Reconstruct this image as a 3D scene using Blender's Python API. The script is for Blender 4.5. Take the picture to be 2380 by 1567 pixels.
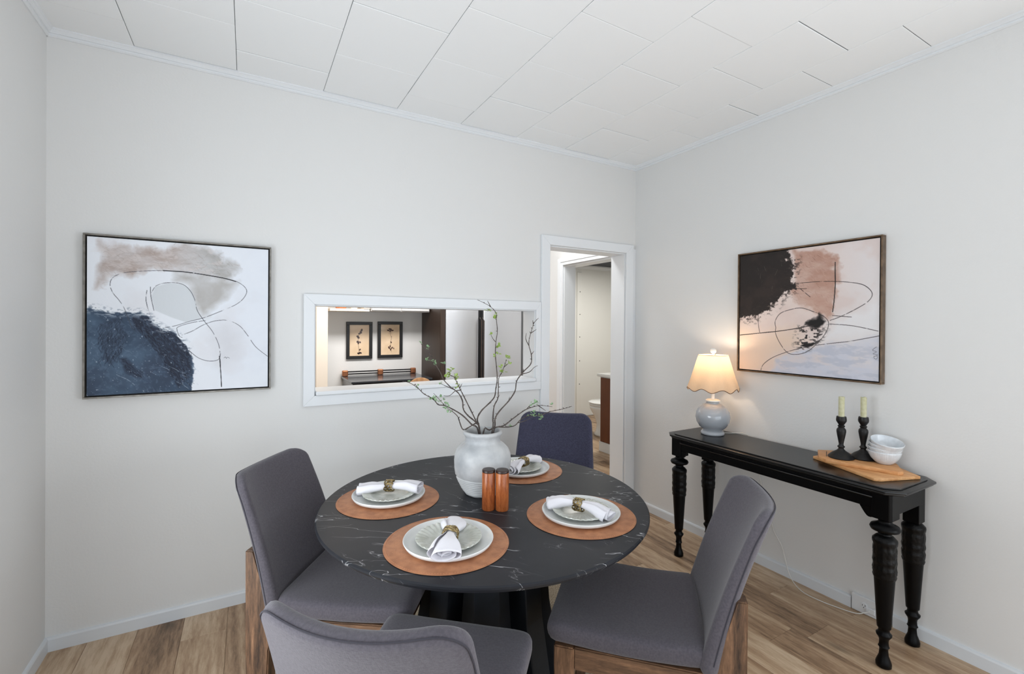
import bpy, bmesh, math, random
import numpy as np
from mathutils import Vector, Matrix, noise as mnoise
for o in list(bpy.data.objects): bpy.data.objects.remove(o)
SC = bpy.context.scene
C = SC.collection
PI = math.pi
random.seed(11)

# ------------------------------------------------------------------ camera
YAW, PITCH, ROLL, FPX, HCAM = 0.5186, -0.0042, 0.0071, 1077.98, 1.466
_F = Vector((math.sin(YAW), math.cos(YAW), 0)); _R = Vector((math.cos(YAW), -math.sin(YAW), 0)); _U = Vector((0, 0, 1))
F2 = _F*math.cos(PITCH) + _U*math.sin(PITCH); U2 = _U*math.cos(PITCH) - _F*math.sin(PITCH)
R3 = _R*math.cos(ROLL) + U2*math.sin(ROLL); U3 = U2*math.cos(ROLL) - _R*math.sin(ROLL)
cd = bpy.data.cameras.new('camera'); cam = bpy.data.objects.new('camera', cd); C.objects.link(cam)
cam.matrix_world = Matrix(((R3.x, U3.x, -F2.x, 0), (R3.y, U3.y, -F2.y, 0), (R3.z, U3.z, -F2.z, HCAM), (0, 0, 0, 1)))
cd.sensor_fit = 'HORIZONTAL'; cd.sensor_width = 36.0; cd.lens = FPX/2380*36
cd.shift_x = 0; cd.shift_y = -(783.5-758.37)/2380; cd.clip_start = 0.05; cd.clip_end = 60
SC.camera = cam

# ------------------------------------------------------------------ world, exposure, daylight at the windows, added fills
SC.view_settings.view_transform = 'Standard'; SC.view_settings.look = 'None'
SC.view_settings.gamma = 1; SC.view_settings.use_curve_mapping = False
SC.view_settings.exposure = -0.07
wd = bpy.data.worlds.new('sky'); SC.world = wd; wd.use_nodes = True
wd.node_tree.nodes['Background'].inputs[0].default_value = (0.75, 0.87, 1.0, 1)
wd.node_tree.nodes['Background'].inputs[1].default_value = 1.0

def area(name, loc, direction, sx, sy, power, col=(1, 1, 1), spread=180):
    l = bpy.data.lights.new(name, 'AREA'); l.shape = 'RECTANGLE'; l.size = sx; l.size_y = sy
    l.energy = power; l.color = col; l.spread = math.radians(spread)
    o = bpy.data.objects.new(name, l); C.objects.link(o); o.location = loc
    o.rotation_euler = Vector(direction).to_track_quat('-Z', 'Y').to_euler(); return o
def bulb(name, loc, power, col, r=0.03):
    l = bpy.data.lights.new(name, 'POINT'); l.energy = power; l.color = col; l.shadow_soft_size = r
    o = bpy.data.objects.new(name, l); C.objects.link(o); o.location = loc; return o
area('daylight_left_window', (-0.93, 1.05, 0.95), (1, 0, -0.05), 1.7, 1.30, 40, (0.92, 0.97, 1.0))
area('daylight_rear_window', (1.0, -2.13, 0.90), (0, 1, -0.04), 3.0, 1.6, 30, (0.90, 0.96, 1.0))
area('fill_right_opening', (2.88, -0.95, 0.90), (-1, 0.3, -0.04), 1.6, 1.7, 56, (0.94, 0.97, 1.0))  # fill added from the right to brighten the left and lower walls
area('kitchen_fill', (1.0, 3.6, 2.68), (0, 0.55, -0.83), 1.6, 0.5, 36, (1.0, 0.98, 0.96), 130)  # unseen fill, added and tilted to brighten the far kitchen wall
area('hall_fill', (2.15, 3.45, 2.70), (0, 0, -1), 0.5, 0.4, 13, (0.97, 0.99, 1.0))  # unseen fill added to lift the hall
area('bathroom_fill', (4.4, 4.6, 2.38), (0, 0, -1), 0.9, 0.6, 34, (1.0, 0.97, 0.91))  # unseen overhead fill added to brighten the bathroom
bulb('kitchen_warm_fill', (0.45, 4.1, 2.2), 4, (1.0, 0.72, 0.45), 0.06)  # unseen warm fill added to tint the kitchen's left side
# ------------------------------------------------------------------ materials
def srgb(c):
    return tuple((x/255/12.92 if x/255 <= 0.04045 else ((x/255+0.055)/1.055)**2.4) for x in c) + (1,)
def mat(name, col, rough=0.5, metal=0.0, bump=None, var=None, spec=0.5, coat=0.0, sheen=0.0, trans=0.0):
    """col sRGB 0-255; bump=(scale, strength[, stretch]); var=(scale, other colour, amount[, stretch])"""
    m = bpy.data.materials.new(name); m.use_nodes = True
    nt = m.node_tree; b = nt.nodes['Principled BSDF']
    b.inputs['Base Color'].default_value = srgb(col); b.inputs['Roughness'].default_value = rough
    b.inputs['Metallic'].default_value = metal; b.inputs['Specular IOR Level'].default_value = spec
    b.inputs['Coat Weight'].default_value = coat; b.inputs['Sheen Weight'].default_value = sheen
    b.inputs['Transmission Weight'].default_value = trans
    tc = nt.nodes.new('ShaderNodeTexCoord')
    def nz(scale, stretch=(1, 1, 1), detail=4.0):
        mp = nt.nodes.new('ShaderNodeMapping'); mp.inputs['Scale'].default_value = stretch
        nt.links.new(tc.outputs['Object'], mp.inputs['Vector'])
        n = nt.nodes.new('ShaderNodeTexNoise'); n.inputs['Scale'].default_value = scale; n.inputs['Detail'].default_value = detail
        nt.links.new(mp.outputs[0], n.inputs['Vector']); return n
    if var:
        n = nz(var[0], var[3] if len(var) > 3 else (1, 1, 1))
        r = nt.nodes.new('ShaderNodeMapRange'); r.inputs[1].default_value = 0.35; r.inputs[2].default_value = 0.65; r.inputs[4].default_value = var[2]
        nt.links.new(n.outputs['Fac'], r.inputs[0])
        mx = nt.nodes.new('ShaderNodeMix'); mx.data_type = 'RGBA'
        mx.inputs[6].default_value = srgb(col); mx.inputs[7].default_value = srgb(var[1])
        nt.links.new(r.outputs[0], mx.inputs[0]); nt.links.new(mx.outputs[2], b.inputs['Base Color'])
    if bump:
        n = nz(bump[0], bump[2] if len(bump) > 2 else (1, 1, 1))
        bp = nt.nodes.new('ShaderNodeBump'); bp.inputs['Strength'].default_value = bump[1]; bp.inputs['Distance'].default_value = 0.002
        nt.links.new(n.outputs['Fac'], bp.inputs['Height']); nt.links.new(bp.outputs[0], b.inputs['Normal'])
    return m

def wood_mat(name, cols, along=1, scale=1.0, rough=0.5, knots=0.0, per_object=True, bump=0.25):
    """cols: list of sRGB from light to dark; grain runs along axis index"""
    m = bpy.data.materials.new(name); m.use_nodes = True
    nt = m.node_tree; N = nt.nodes; L = nt.links; b = N['Principled BSDF']; b.inputs['Roughness'].default_value = rough
    tc = N.new('ShaderNodeTexCoord'); oi = N.new('ShaderNodeObjectInfo')
    ad = N.new('ShaderNodeVectorMath'); ad.operation = 'ADD'
    mu = N.new('ShaderNodeVectorMath'); mu.operation = 'SCALE'; mu.inputs['Scale'].default_value = 17.0
    cmb = N.new('ShaderNodeCombineXYZ')
    for i in range(3): L.new(oi.outputs['Random'], cmb.inputs[i])
    L.new(cmb.outputs[0], mu.inputs[0]); L.new(tc.outputs['Object'], ad.inputs[0])
    if per_object: L.new(mu.outputs[0], ad.inputs[1])
    def noise(st, sc, det=5, rgh=0.6, dist=0.0):
        mp = N.new('ShaderNodeMapping'); s = [14.0*scale]*3; s[along] = st*scale; mp.inputs['Scale'].default_value = s
        L.new(ad.outputs[0], mp.inputs['Vector'])
        n = N.new('ShaderNodeTexNoise'); n.inputs['Scale'].default_value = sc; n.inputs['Detail'].default_value = det
        n.inputs['Roughness'].default_value = rgh; n.inputs['Distortion'].default_value = dist
        L.new(mp.outputs[0], n.inputs['Vector']); return n
    n1 = noise(1.2, 0.9, 3, 0.5, 1.2); n2 = noise(2.0, 6.0, 6, 0.7, 0.3)
    mix = N.new('ShaderNodeMix'); mix.data_type = 'FLOAT'; mix.inputs[0].default_value = 0.45
    L.new(n1.outputs['Fac'], mix.inputs[2]); L.new(n2.outputs['Fac'], mix.inputs[3])
    last = mix.outputs[0]
    if per_object:
        ma = N.new('ShaderNodeMath'); ma.operation = 'MULTIPLY_ADD'; ma.inputs[1].default_value = 0.16; ma.inputs[2].default_value = -0.08
        L.new(oi.outputs['Random'], ma.inputs[0])
        a2 = N.new('ShaderNodeMath'); a2.operation = 'ADD'; L.new(last, a2.inputs[0]); L.new(ma.outputs[0], a2.inputs[1]); last = a2.outputs[0]
    cr = N.new('ShaderNodeValToRGB'); e = cr.color_ramp.elements
    k = len(cols); lo, hi = 0.33, 0.67
    e[0].position = lo; e[0].color = srgb(cols[0]); e[1].position = hi; e[1].color = srgb(cols[-1])
    for i in range(1, k-1):
        x = e.new(lo+(hi-lo)*i/(k-1)); x.color = srgb(cols[i])
    L.new(last, cr.inputs[0]); col = cr.outputs[0]
    if knots:
        mp = N.new('ShaderNodeMapping'); s = [5.5]*3; s[along] = 2.0; mp.inputs['Scale'].default_value = s
        L.new(ad.outputs[0], mp.inputs['Vector'])
        v = N.new('ShaderNodeTexVoronoi'); v.inputs['Scale'].default_value = 1.0; L.new(mp.outputs[0], v.inputs['Vector'])
        r = N.new('ShaderNodeMapRange'); r.inputs[1].default_value = 0.03; r.inputs[2].default_value = 0.16; r.inputs[3].default_value = knots; r.inputs[4].default_value = 0
        L.new(v.outputs['Distance'], r.inputs[0])
        mx = N.new('ShaderNodeMix'); mx.data_type = 'RGBA'; mx.inputs[7].default_value = srgb([c*0.45 for c in cols[-1]])
        L.new(r.outputs[0], mx.inputs[0]); L.new(col, mx.inputs[6]); col = mx.outputs[2]
    L.new(col, b.inputs['Base Color'])
    bp = N.new('ShaderNodeBump'); bp.inputs['Strength'].default_value = bump; bp.inputs['Distance'].default_value = 0.001
    L.new(n2.outputs['Fac'], bp.inputs['Height']); L.new(bp.outputs[0], b.inputs['Normal'])
    return m

def marble_mat(name):
    m = bpy.data.materials.new(name); m.use_nodes = True
    nt = m.node_tree; N = nt.nodes; L = nt.links; b = N['Principled BSDF']
    b.inputs['Roughness'].default_value = 0.42; b.inputs['Specular IOR Level'].default_value = 0.2
    tc = N.new('ShaderNodeTexCoord')
    def vein(sc, rot, st, w, off, mask_sc, mlo, mhi, amt):
        m0 = N.new('ShaderNodeMapping'); m0.inputs['Rotation'].default_value = (0, 0, rot); L.new(tc.outputs['Object'], m0.inputs['Vector'])
        mp = N.new('ShaderNodeMapping'); mp.inputs['Scale'].default_value = st; mp.inputs['Location'].default_value = off
        L.new(m0.outputs[0], mp.inputs['Vector'])
        n = N.new('ShaderNodeTexNoise'); n.inputs['Scale'].default_value = sc; n.inputs['Detail'].default_value = 4; n.inputs['Roughness'].default_value = 0.45; n.inputs['Distortion'].default_value = 0.15
        L.new(mp.outputs[0], n.inputs['Vector'])
        s = N.new('ShaderNodeMath'); s.operation = 'SUBTRACT'; s.inputs[1].default_value = 0.5; L.new(n.outputs['Fac'], s.inputs[0])
        a = N.new('ShaderNodeMath'); a.operation = 'ABSOLUTE'; L.new(s.outputs[0], a.inputs[0])
        r = N.new('ShaderNodeMapRange'); r.inputs[1].default_value = 0.0; r.inputs[2].default_value = w; r.inputs[3].default_value = amt; r.inputs[4].default_value = 0.0
        L.new(a.outputs[0], r.inputs[0])
        k = N.new('ShaderNodeTexNoise'); k.inputs['Scale'].default_value = mask_sc; k.inputs['Detail'].default_value = 2
        mp2 = N.new('ShaderNodeMapping'); mp2.inputs['Location'].default_value = (off[0]+3, off[1]+5, 0); L.new(tc.outputs['Object'], mp2.inputs['Vector']); L.new(mp2.outputs[0], k.inputs['Vector'])
        q = N.new('ShaderNodeMapRange'); q.inputs[1].default_value = mlo; q.inputs[2].default_value = mhi; L.new(k.outputs['Fac'], q.inputs[0])
        mm = N.new('ShaderNodeMath'); mm.operation = 'MULTIPLY'; L.new(r.outputs[0], mm.inputs[0]); L.new(q.outputs[0], mm.inputs[1])
        return mm.outputs[0]
    v1 = vein(2.0, 1.05, (1, 5.5, 1), 0.0045, (1.3, 0.2, 0), 4.0, 0.52, 0.60, 0.9)
    v2 = vein(3.2, 0.75, (1, 4.5, 1), 0.0050, (4.3, 2.2, 0), 5.0, 0.51, 0.60, 0.85)
    v3 = vein(6.0, 1.5, (1, 3.5, 1), 0.0055, (7.3, 9.2, 0), 7.0, 0.56, 0.68, 0.5)
    mx1 = N.new('ShaderNodeMath'); mx1.operation = 'MAXIMUM'; L.new(v1, mx1.inputs[0]); L.new(v2, mx1.inputs[1])
    mx2 = N.new('ShaderNodeMath'); mx2.operation = 'MAXIMUM'; L.new(mx1.outputs[0], mx2.inputs[0]); L.new(v3, mx2.inputs[1])
    cl = N.new('ShaderNodeTexNoise'); cl.inputs['Scale'].default_value = 5; cl.inputs['Detail'].default_value = 6; L.new(tc.outputs['Object'], cl.inputs['Vector'])
    c = N.new('ShaderNodeMix'); c.data_type = 'RGBA'; c.inputs[6].default_value = srgb((25, 27, 32)); c.inputs[7].default_value = srgb((50, 51, 56))
    L.new(cl.outputs['Fac'], c.inputs[0])
    d = N.new('ShaderNodeMix'); d.data_type = 'RGBA'; d.inputs[7].default_value = srgb((205, 205, 208))
    L.new(c.outputs[2], d.inputs[6]); L.new(mx2.outputs[0], d.inputs[0]); L.new(d.outputs[2], b.inputs['Base Color'])
    return m

def fabric_mat(name, col, col2):
    m = mat(name, col, rough=0.9, sheen=0.25, spec=0.2, var=(160, col2, 1.0))
    nt = m.node_tree; N = nt.nodes; L = nt.links
    tc = N.new('ShaderNodeTexCoord')
    w = []
    for d in ('X', 'Z'):
        x = N.new('ShaderNodeTexNoise'); x.inputs['Scale'].default_value = 1.0; x.inputs['Detail'].default_value = 2
        mp = N.new('ShaderNodeMapping'); mp.inputs['Scale'].default_value = (700, 90, 90) if d == 'X' else (90, 600, 600)
        L.new(tc.outputs['Object'], mp.inputs['Vector']); L.new(mp.outputs[0], x.inputs['Vector']); w.append(x)
    a = N.new('ShaderNodeMath'); L.new(w[0].outputs['Fac'], a.inputs[0]); L.new(w[1].outputs['Fac'], a.inputs[1])
    bp = N.new('ShaderNodeBump'); bp.inputs['Strength'].default_value = 0.5; bp.inputs['Distance'].default_value = 0.0012
    L.new(a.outputs[0], bp.inputs['Height']); L.new(bp.outputs[0], N['Principled BSDF'].inputs['Normal'])
    return m

M = {}
M['wall'] = mat('wall_paint', (226, 226, 225), 0.55, bump=(90, 0.25))
M['ceiling'] = mat('ceiling_tile_white', (247, 249, 250), 0.6, bump=(300, 0.05))
M['groove'] = mat('ceiling_substrate', (176, 180, 184), 0.8)
M['trim'] = mat('trim_white', (232, 235, 238), 0.35, bump=(40, 0.1))
M['base'] = mat('baseboard_white', (222, 226, 230), 0.4)
M['floor'] = wood_mat('oak_plank', [(208, 184, 156), (184, 156, 126), (156, 126, 98), (108, 84, 62)], 1, 0.8, 0.40, knots=0.6)
M['subfloor'] = mat('subfloor_dark', (60, 46, 36), 0.9, var=(20, (44, 34, 27), 1))
M['rug'] = mat('jute_rug', (214, 200, 176), 0.95, var=(160, (150, 132, 108), 1.0), bump=(220, 1.0))
M['marble'] = marble_mat('black_marble')
M['black_wood'] = mat('matt_black_wood', (13, 15, 19), 0.5, spec=0.25, var=(12, (20, 24, 30), 1.0))
M['fabric'] = fabric_mat('charcoal_upholstery', (80, 76, 83), (90, 86, 93))
M['fabric_blue'] = fabric_mat('blue_grey_upholstery', (54, 54, 72), (68, 68, 88))
M['piping'] = mat('piping_dark', (58, 56, 64), 0.9, bump=(300, 0.3))
M['chair_wood'] = wood_mat('weathered_chair_wood', [(158, 120, 90), (124, 92, 68), (92, 68, 50), (50, 36, 28)], 2, 1.6, 0.55, knots=0.5)
M['chair_wood_h'] = wood_mat('weathered_chair_rail', [(158, 120, 90), (124, 92, 68), (92, 68, 50), (50, 36, 28)], 0, 1.6, 0.55, knots=0.5)
M['leather'] = mat('tan_leather', (184, 126, 88), 0.5, var=(26, (156, 102, 70), 1.0), bump=(180, 0.5))
M['stitch'] = mat('leather_edge', (206, 140, 96), 0.6, bump=(400, 0.5))
M['plate'] = mat('white_stoneware', (238, 239, 237), 0.35, coat=0.3, var=(15, (230, 232, 231), 1))
M['sage'] = mat('sage_glaze', (216, 218, 211), 0.25, coat=0.5, var=(22, (186, 188, 177), 1.0))
M['linen'] = mat('white_linen', (236, 234, 240), 0.9, sheen=0.3, bump=(700, 0.3))
M['gold'] = mat('antique_gold', (190, 170, 125), 0.3, metal=1.0, var=(60, (96, 80, 52), 1.0))
M['burl'] = wood_mat('burl_wood', [(200, 124, 72), (178, 102, 56), (150, 80, 42), (104, 52, 28)], 2, 3.0, 0.25, knots=0.3, bump=0.1)
M['dark_cap'] = mat('dark_wood_cap', (52, 30, 22), 0.35, var=(30, (34, 20, 16), 1))
M['vase'] = mat('whitewashed_pottery', (202, 203, 203), 0.5, var=(9, (158, 161, 165), 0.9), bump=(60, 0.7), coat=0.1)
M['bark'] = mat('dark_bark', (58, 50, 48), 0.8, var=(60, (92, 82, 76), 1.0), bump=(120, 0.8))
M['leaf'] = mat('young_leaf', (132, 158, 74), 0.5, var=(60, (168, 190, 100), 1.0))
M['leaf2'] = mat('sage_leaf', (124, 156, 116), 0.5, var=(60, (158, 182, 142), 1.0))
M['console'] = mat('black_lacquer', (8, 8, 9), 0.3, var=(8, (13, 12, 12), 1.0), spec=0.35, coat=0.1)
M['leg_black'] = mat('black_lacquer_leg', (5, 5, 6), 0.38, spec=0.14)
M['carve'] = mat('black_lacquer_carved', (6, 6, 7), 0.36, spec=0.18, var=(60, (9, 9, 9), 1.0), bump=(70, 1.0))
M['iron'] = mat('candlestick_black', (16, 16, 19), 0.42, spec=0.35, var=(40, (26, 24, 23), 1.0), bump=(80, 0.5))
M['wax'] = mat('ivory_wax', (206, 204, 174), 0.6, var=(60, (190, 188, 150), 1.0), bump=(60, 0.5, (1, 1, 0.15)))
M['bowl'] = mat('white_ribbed_china', (226, 230, 234), 0.18, coat=0.6, var=(40, (212, 217, 222), 1))
M['board'] = wood_mat('beech_board', [(232, 182, 128), (222, 168, 114), (206, 148, 94), (190, 130, 80)], 1, 1.5, 0.5, bump=0.1)
M['silver_frame'] = mat('champagne_frame', (150, 146, 140), 0.35, metal=0.6, var=(30, (122, 118, 112), 1.0, (1, 1, 1)))
M['bronze_frame'] = mat('bronze_frame', (122, 100, 78), 0.4, metal=0.35, var=(24, (92, 74, 56), 1.0))
M['black'] = mat('black_gap', (14, 13, 14), 0.6)
M['cord'] = mat('white_cord', (226, 224, 218), 0.4)
M['plastic'] = mat('white_plastic', (228, 230, 232), 0.35)
M['slot'] = mat('socket_slot', (50, 48, 46), 0.6)
M['ceramic'] = mat('lamp_ceramic', (172, 176, 182), 0.12, coat=0.7)
M['ceramic_white'] = mat('lamp_white', (240, 240, 236), 0.3)
M['steel'] = mat('brushed_steel', (214, 216, 220), 0.34, metal=1.0, bump=(12, 0.35, (0.3, 0.3, 40)))
M['brown_panel'] = mat('dark_brown_panel', (56, 40, 30), 0.45, var=(8, (44, 31, 24), 1.0, (6, 6, 0.5)))
M['range'] = mat('black_enamel', (26, 28, 32), 0.22, coat=0.3)
M['range_top'] = mat('range_glass_top', (44, 47, 52), 0.18)
M['copper'] = mat('copper_fitting', (176, 116, 82), 0.3, metal=0.8)
M['cream'] = mat('cream_cabinet', (238, 228, 214), 0.45)
M['paper'] = mat('aged_paper', (236, 210, 178), 0.8, var=(8, (218, 188, 150), 1.0))
M['pressed'] = mat('pressed_plant', (74, 44, 32), 0.8)
M['frame_black'] = mat('thin_black_frame', (20, 19, 20), 0.4)
M['terracotta'] = mat('terracotta', (196, 118, 70), 0.7)
M['bath_wall'] = mat('bath_panel', (240, 240, 236), 0.4)
M['bath_ceiling'] = mat('bath_dark_ceiling', (66, 70, 78), 0.7)
M['toilet'] = mat('vitreous_china', (240, 242, 242), 0.1, coat=0.6)
M['rust_panel'] = mat('brown_vanity_panel', (110, 58, 24), 0.4, var=(6, (98, 50, 20), 1.0, (8, 8, 0.6)))
M['screw'] = mat('screw_head', (120, 122, 122), 0.4, metal=0.8)
# lamp shade: thin linen that lets the bulb's light through
def shade_mat():
    m = bpy.data.materials.new('linen_shade'); m.use_nodes = True; nt = m.node_tree; N = nt.nodes; L = nt.links
    out = N['Material Output']; N.remove(N['Principled BSDF'])
    tc = N.new('ShaderNodeTexCoord'); n = N.new('ShaderNodeTexNoise'); n.inputs['Scale'].default_value = 500
    L.new(tc.outputs['Object'], n.inputs['Vector'])
    mx = N.new('ShaderNodeMix'); mx.data_type = 'RGBA'; mx.inputs[6].default_value = srgb((236, 214, 188)); mx.inputs[7].default_value = srgb((208, 182, 154)); L.new(n.outputs['Fac'], mx.inputs[0])
    d = N.new('ShaderNodeBsdfDiffuse'); t = N.new('ShaderNodeBsdfTranslucent'); L.new(mx.outputs[2], d.inputs[0]); L.new(mx.outputs[2], t.inputs[0])
    s = N.new('ShaderNodeMixShader'); s.inputs[0].default_value = 0.35; L.new(d.outputs[0], s.inputs[1]); L.new(t.outputs[0], s.inputs[2]); L.new(s.outputs[0], out.inputs[0])
    return m
M['shade'] = shade_mat()
def glass_mat():
    m = bpy.data.materials.new('picture_glass'); m.use_nodes = True; nt = m.node_tree; N = nt.nodes; L = nt.links
    out = N['Material Output']; N.remove(N['Principled BSDF'])
    t = N.new('ShaderNodeBsdfTransparent'); g = N.new('ShaderNodeBsdfGlossy'); g.inputs['Roughness'].default_value = 0.12
    s = N.new('ShaderNodeMixShader'); s.inputs[0].default_value = 0.03; L.new(t.outputs[0], s.inputs[1]); L.new(g.outputs[0], s.inputs[2]); L.new(s.outputs[0], out.inputs[0]); return m
M['glass'] = glass_mat()
def attr_mat(name, rough=0.75, bump=0.0):
    m = bpy.data.materials.new(name); m.use_nodes = True; nt = m.node_tree; b = nt.nodes['Principled BSDF']; b.inputs['Roughness'].default_value = rough
    a = nt.nodes.new('ShaderNodeVertexColor'); a.layer_name = 'paint'; nt.links.new(a.outputs[0], b.inputs['Base Color'])
    tc = nt.nodes.new('ShaderNodeTexCoord'); n = nt.nodes.new('ShaderNodeTexNoise'); n.inputs['Scale'].default_value = 90; nt.links.new(tc.outputs['Object'], n.inputs['Vector'])
    bp = nt.nodes.new('ShaderNodeBump'); bp.inputs['Strength'].default_value = 0.3; bp.inputs['Distance'].default_value = 0.001
    nt.links.new(n.outputs['Fac'], bp.inputs['Height']); nt.links.new(bp.outputs[0], b.inputs['Normal']); return m

# ------------------------------------------------------------------ helpers
def thing(name, label, cat, loc=(0, 0, 0), rotz=0.0, group=None):
    o = bpy.data.objects.new(name, None); C.objects.link(o); o.empty_display_size = 0.05
    o.location = loc; o.rotation_euler = (0, 0, rotz); o['label'] = label; o['category'] = cat
    if group: o['group'] = group
    return o
def tag(o, label, cat, group=None):
    o['label'] = label; o['category'] = cat
    if group: o['group'] = group
    return o
def obj(name, bm, m, parent=None, smooth=False, loc=None, rot=None, angle=None):
    me = bpy.data.meshes.new(name)
    if isinstance(bm, tuple):
        me.from_pydata([tuple(v) for v in bm[0]], [], bm[1])
    else:
        bmesh.ops.recalc_face_normals(bm, faces=bm.faces[:]); bm.to_mesh(me); bm.free()
    if isinstance(m, (list, tuple)):
        for x in m: me.materials.append(x)
    else: me.materials.append(m)
    if smooth:
        me.polygons.foreach_set('use_smooth', [True]*len(me.polygons))
        if angle: me.set_sharp_from_angle(angle=math.radians(angle))
    o = bpy.data.objects.new(name, me); C.objects.link(o)
    if parent: o.parent = parent
    if loc: o.location = loc
    if rot: o.rotation_euler = rot
    return o
def struct(name, bm, m, parent=None, **k):
    o = obj(name, bm, m, parent, **k)
    if not parent: o['kind'] = 'structure'
    return o
def copy_tree(o, parent=None):
    c = o.copy(); C.objects.link(c); c.parent = parent
    for ch in list(o.children): copy_tree(ch, c)
    return c
def box(bm, x0, x1, y0, y1, z0, z1, bev=0.0, seg=1, mi=0):
    nb = bmesh.new() if bev else bm
    v = [nb.verts.new(p) for p in ((x0, y0, z0), (x1, y0, z0), (x1, y1, z0), (x0, y1, z0), (x0, y0, z1), (x1, y0, z1), (x1, y1, z1), (x0, y1, z1))]
    fs = [nb.faces.new([v[i] for i in f]) for f in ((0, 3, 2, 1), (4, 5, 6, 7), (0, 1, 5, 4), (1, 2, 6, 5), (2, 3, 7, 6), (3, 0, 4, 7))]
    for f in fs: f.material_index = mi
    if bev:
        bmesh.ops.bevel(nb, geom=nb.edges[:], offset=bev, segments=seg, affect='EDGES', profile=0.5)
        merge(bm, nb)
    return bm
def merge(bm, nb, mtx=None):
    me = bpy.data.meshes.new('t'); 
    if mtx: bmesh.ops.transform(nb, matrix=mtx, verts=nb.verts[:])
    nb.to_mesh(me); nb.free(); bm.from_mesh(me); bpy.data.meshes.remove(me); return bm
def B(x0, x1, y0, y1, z0, z1, bev=0.0, seg=1): return box(bmesh.new(), x0, x1, y0, y1, z0, z1, bev, seg)
def poly_prism(bm, pts, z0, z1, bev=0.0, seg=1):
    nb = bmesh.new(); lo = [nb.verts.new((x, y, z0)) for x, y in pts]; hi = [nb.verts.new((x, y, z1)) for x, y in pts]; n = len(pts)
    nb.faces.new(lo[::-1]); nb.faces.new(hi)
    for i in range(n): nb.faces.new((lo[i], lo[(i+1) % n], hi[(i+1) % n], hi[i]))
    if bev: bmesh.ops.bevel(nb, geom=nb.edges[:], offset=bev, segments=seg, affect='EDGES', profile=0.5)
    return merge(bm, nb)
def lathe(prof, n=32, fn=None, closed=False, bm=None, center=(0, 0)):
    """prof [(r,z)]; fn(angle, i, r, z)->(r,z)"""
    bm = bm or bmesh.new(); rings = []
    for i, (r, z) in enumerate(prof):
        if r < 1e-6: rings.append([bm.verts.new((center[0], center[1], z))]); continue
        ring = []
        for k in range(n):
            a = 2*PI*k/n; rr, zz = fn(a, i, r, z) if fn else (r, z)
            ring.append(bm.verts.new((center[0]+rr*math.cos(a), center[1]+rr*math.sin(a), zz)))
        rings.append(ring)
    pairs = list(zip(rings[:-1], rings[1:]))
    if closed: pairs.append((rings[-1], rings[0]))
    for A, D in pairs:
        if len(A) == 1 and len(D) == 1: continue
        for k in range(n):
            k2 = (k+1) % n
            if len(A) == 1: bm.faces.new((A[0], D[k2], D[k]))
            elif len(D) == 1: bm.faces.new((A[k], A[k2], D[0]))
            else: bm.faces.new((A[k], A[k2], D[k2], D[k]))
    return bm
def spline(pts, sub=4):
    P = [Vector(p) for p in pts]
    if len(P) < 3: return P
    out = []
    for i in range(len(P)-1):
        p0 = P[max(i-1, 0)]; p1 = P[i]; p2 = P[i+1]; p3 = P[min(i+2, len(P)-1)]
        for j in range(sub):
            t = j/sub
            out.append(0.5*((2*p1)+(p2-p0)*t+(2*p0-5*p1+4*p2-p3)*t*t+(3*p1-p0-3*p2+p3)*t**3))
    out.append(P[-1]); return out
def tube(bm, pts, r, n=6, sub=4, wob=0.0, flat=1.0):
    P = spline(pts, sub) if sub > 1 else [Vector(p) for p in pts]
    rings = []; N = len(P); up = Vector((0.13, 0.31, 0.94))
    for i, p in enumerate(P):
        d = (P[min(i+1, N-1)]-P[max(i-1, 0)]).normalized()
        x = d.cross(up)
        if x.length < 1e-3: x = d.cross(Vector((1, 0, 0)))
        x.normalize(); y = d.cross(x)
        rr = r(i/(N-1)) if callable(r) else r
        if wob: rr *= 1+wob*(random.random()-0.5)
        rings.append([bm.verts.new(p+x*rr*math.cos(2*PI*k/n)+y*rr*flat*math.sin(2*PI*k/n)) for k in range(n)])
    for A, D in zip(rings[:-1], rings[1:]):
        for k in range(n): bm.faces.new((A[k], A[(k+1) % n], D[(k+1) % n], D[k]))
    bm.faces.new(rings[0][::-1]); bm.faces.new(rings[-1]); return bm
def smoothstep(a, b, x):
    t = max(0, min(1, (x-a)/(b-a))); return t*t*(3-2*t)

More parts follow.
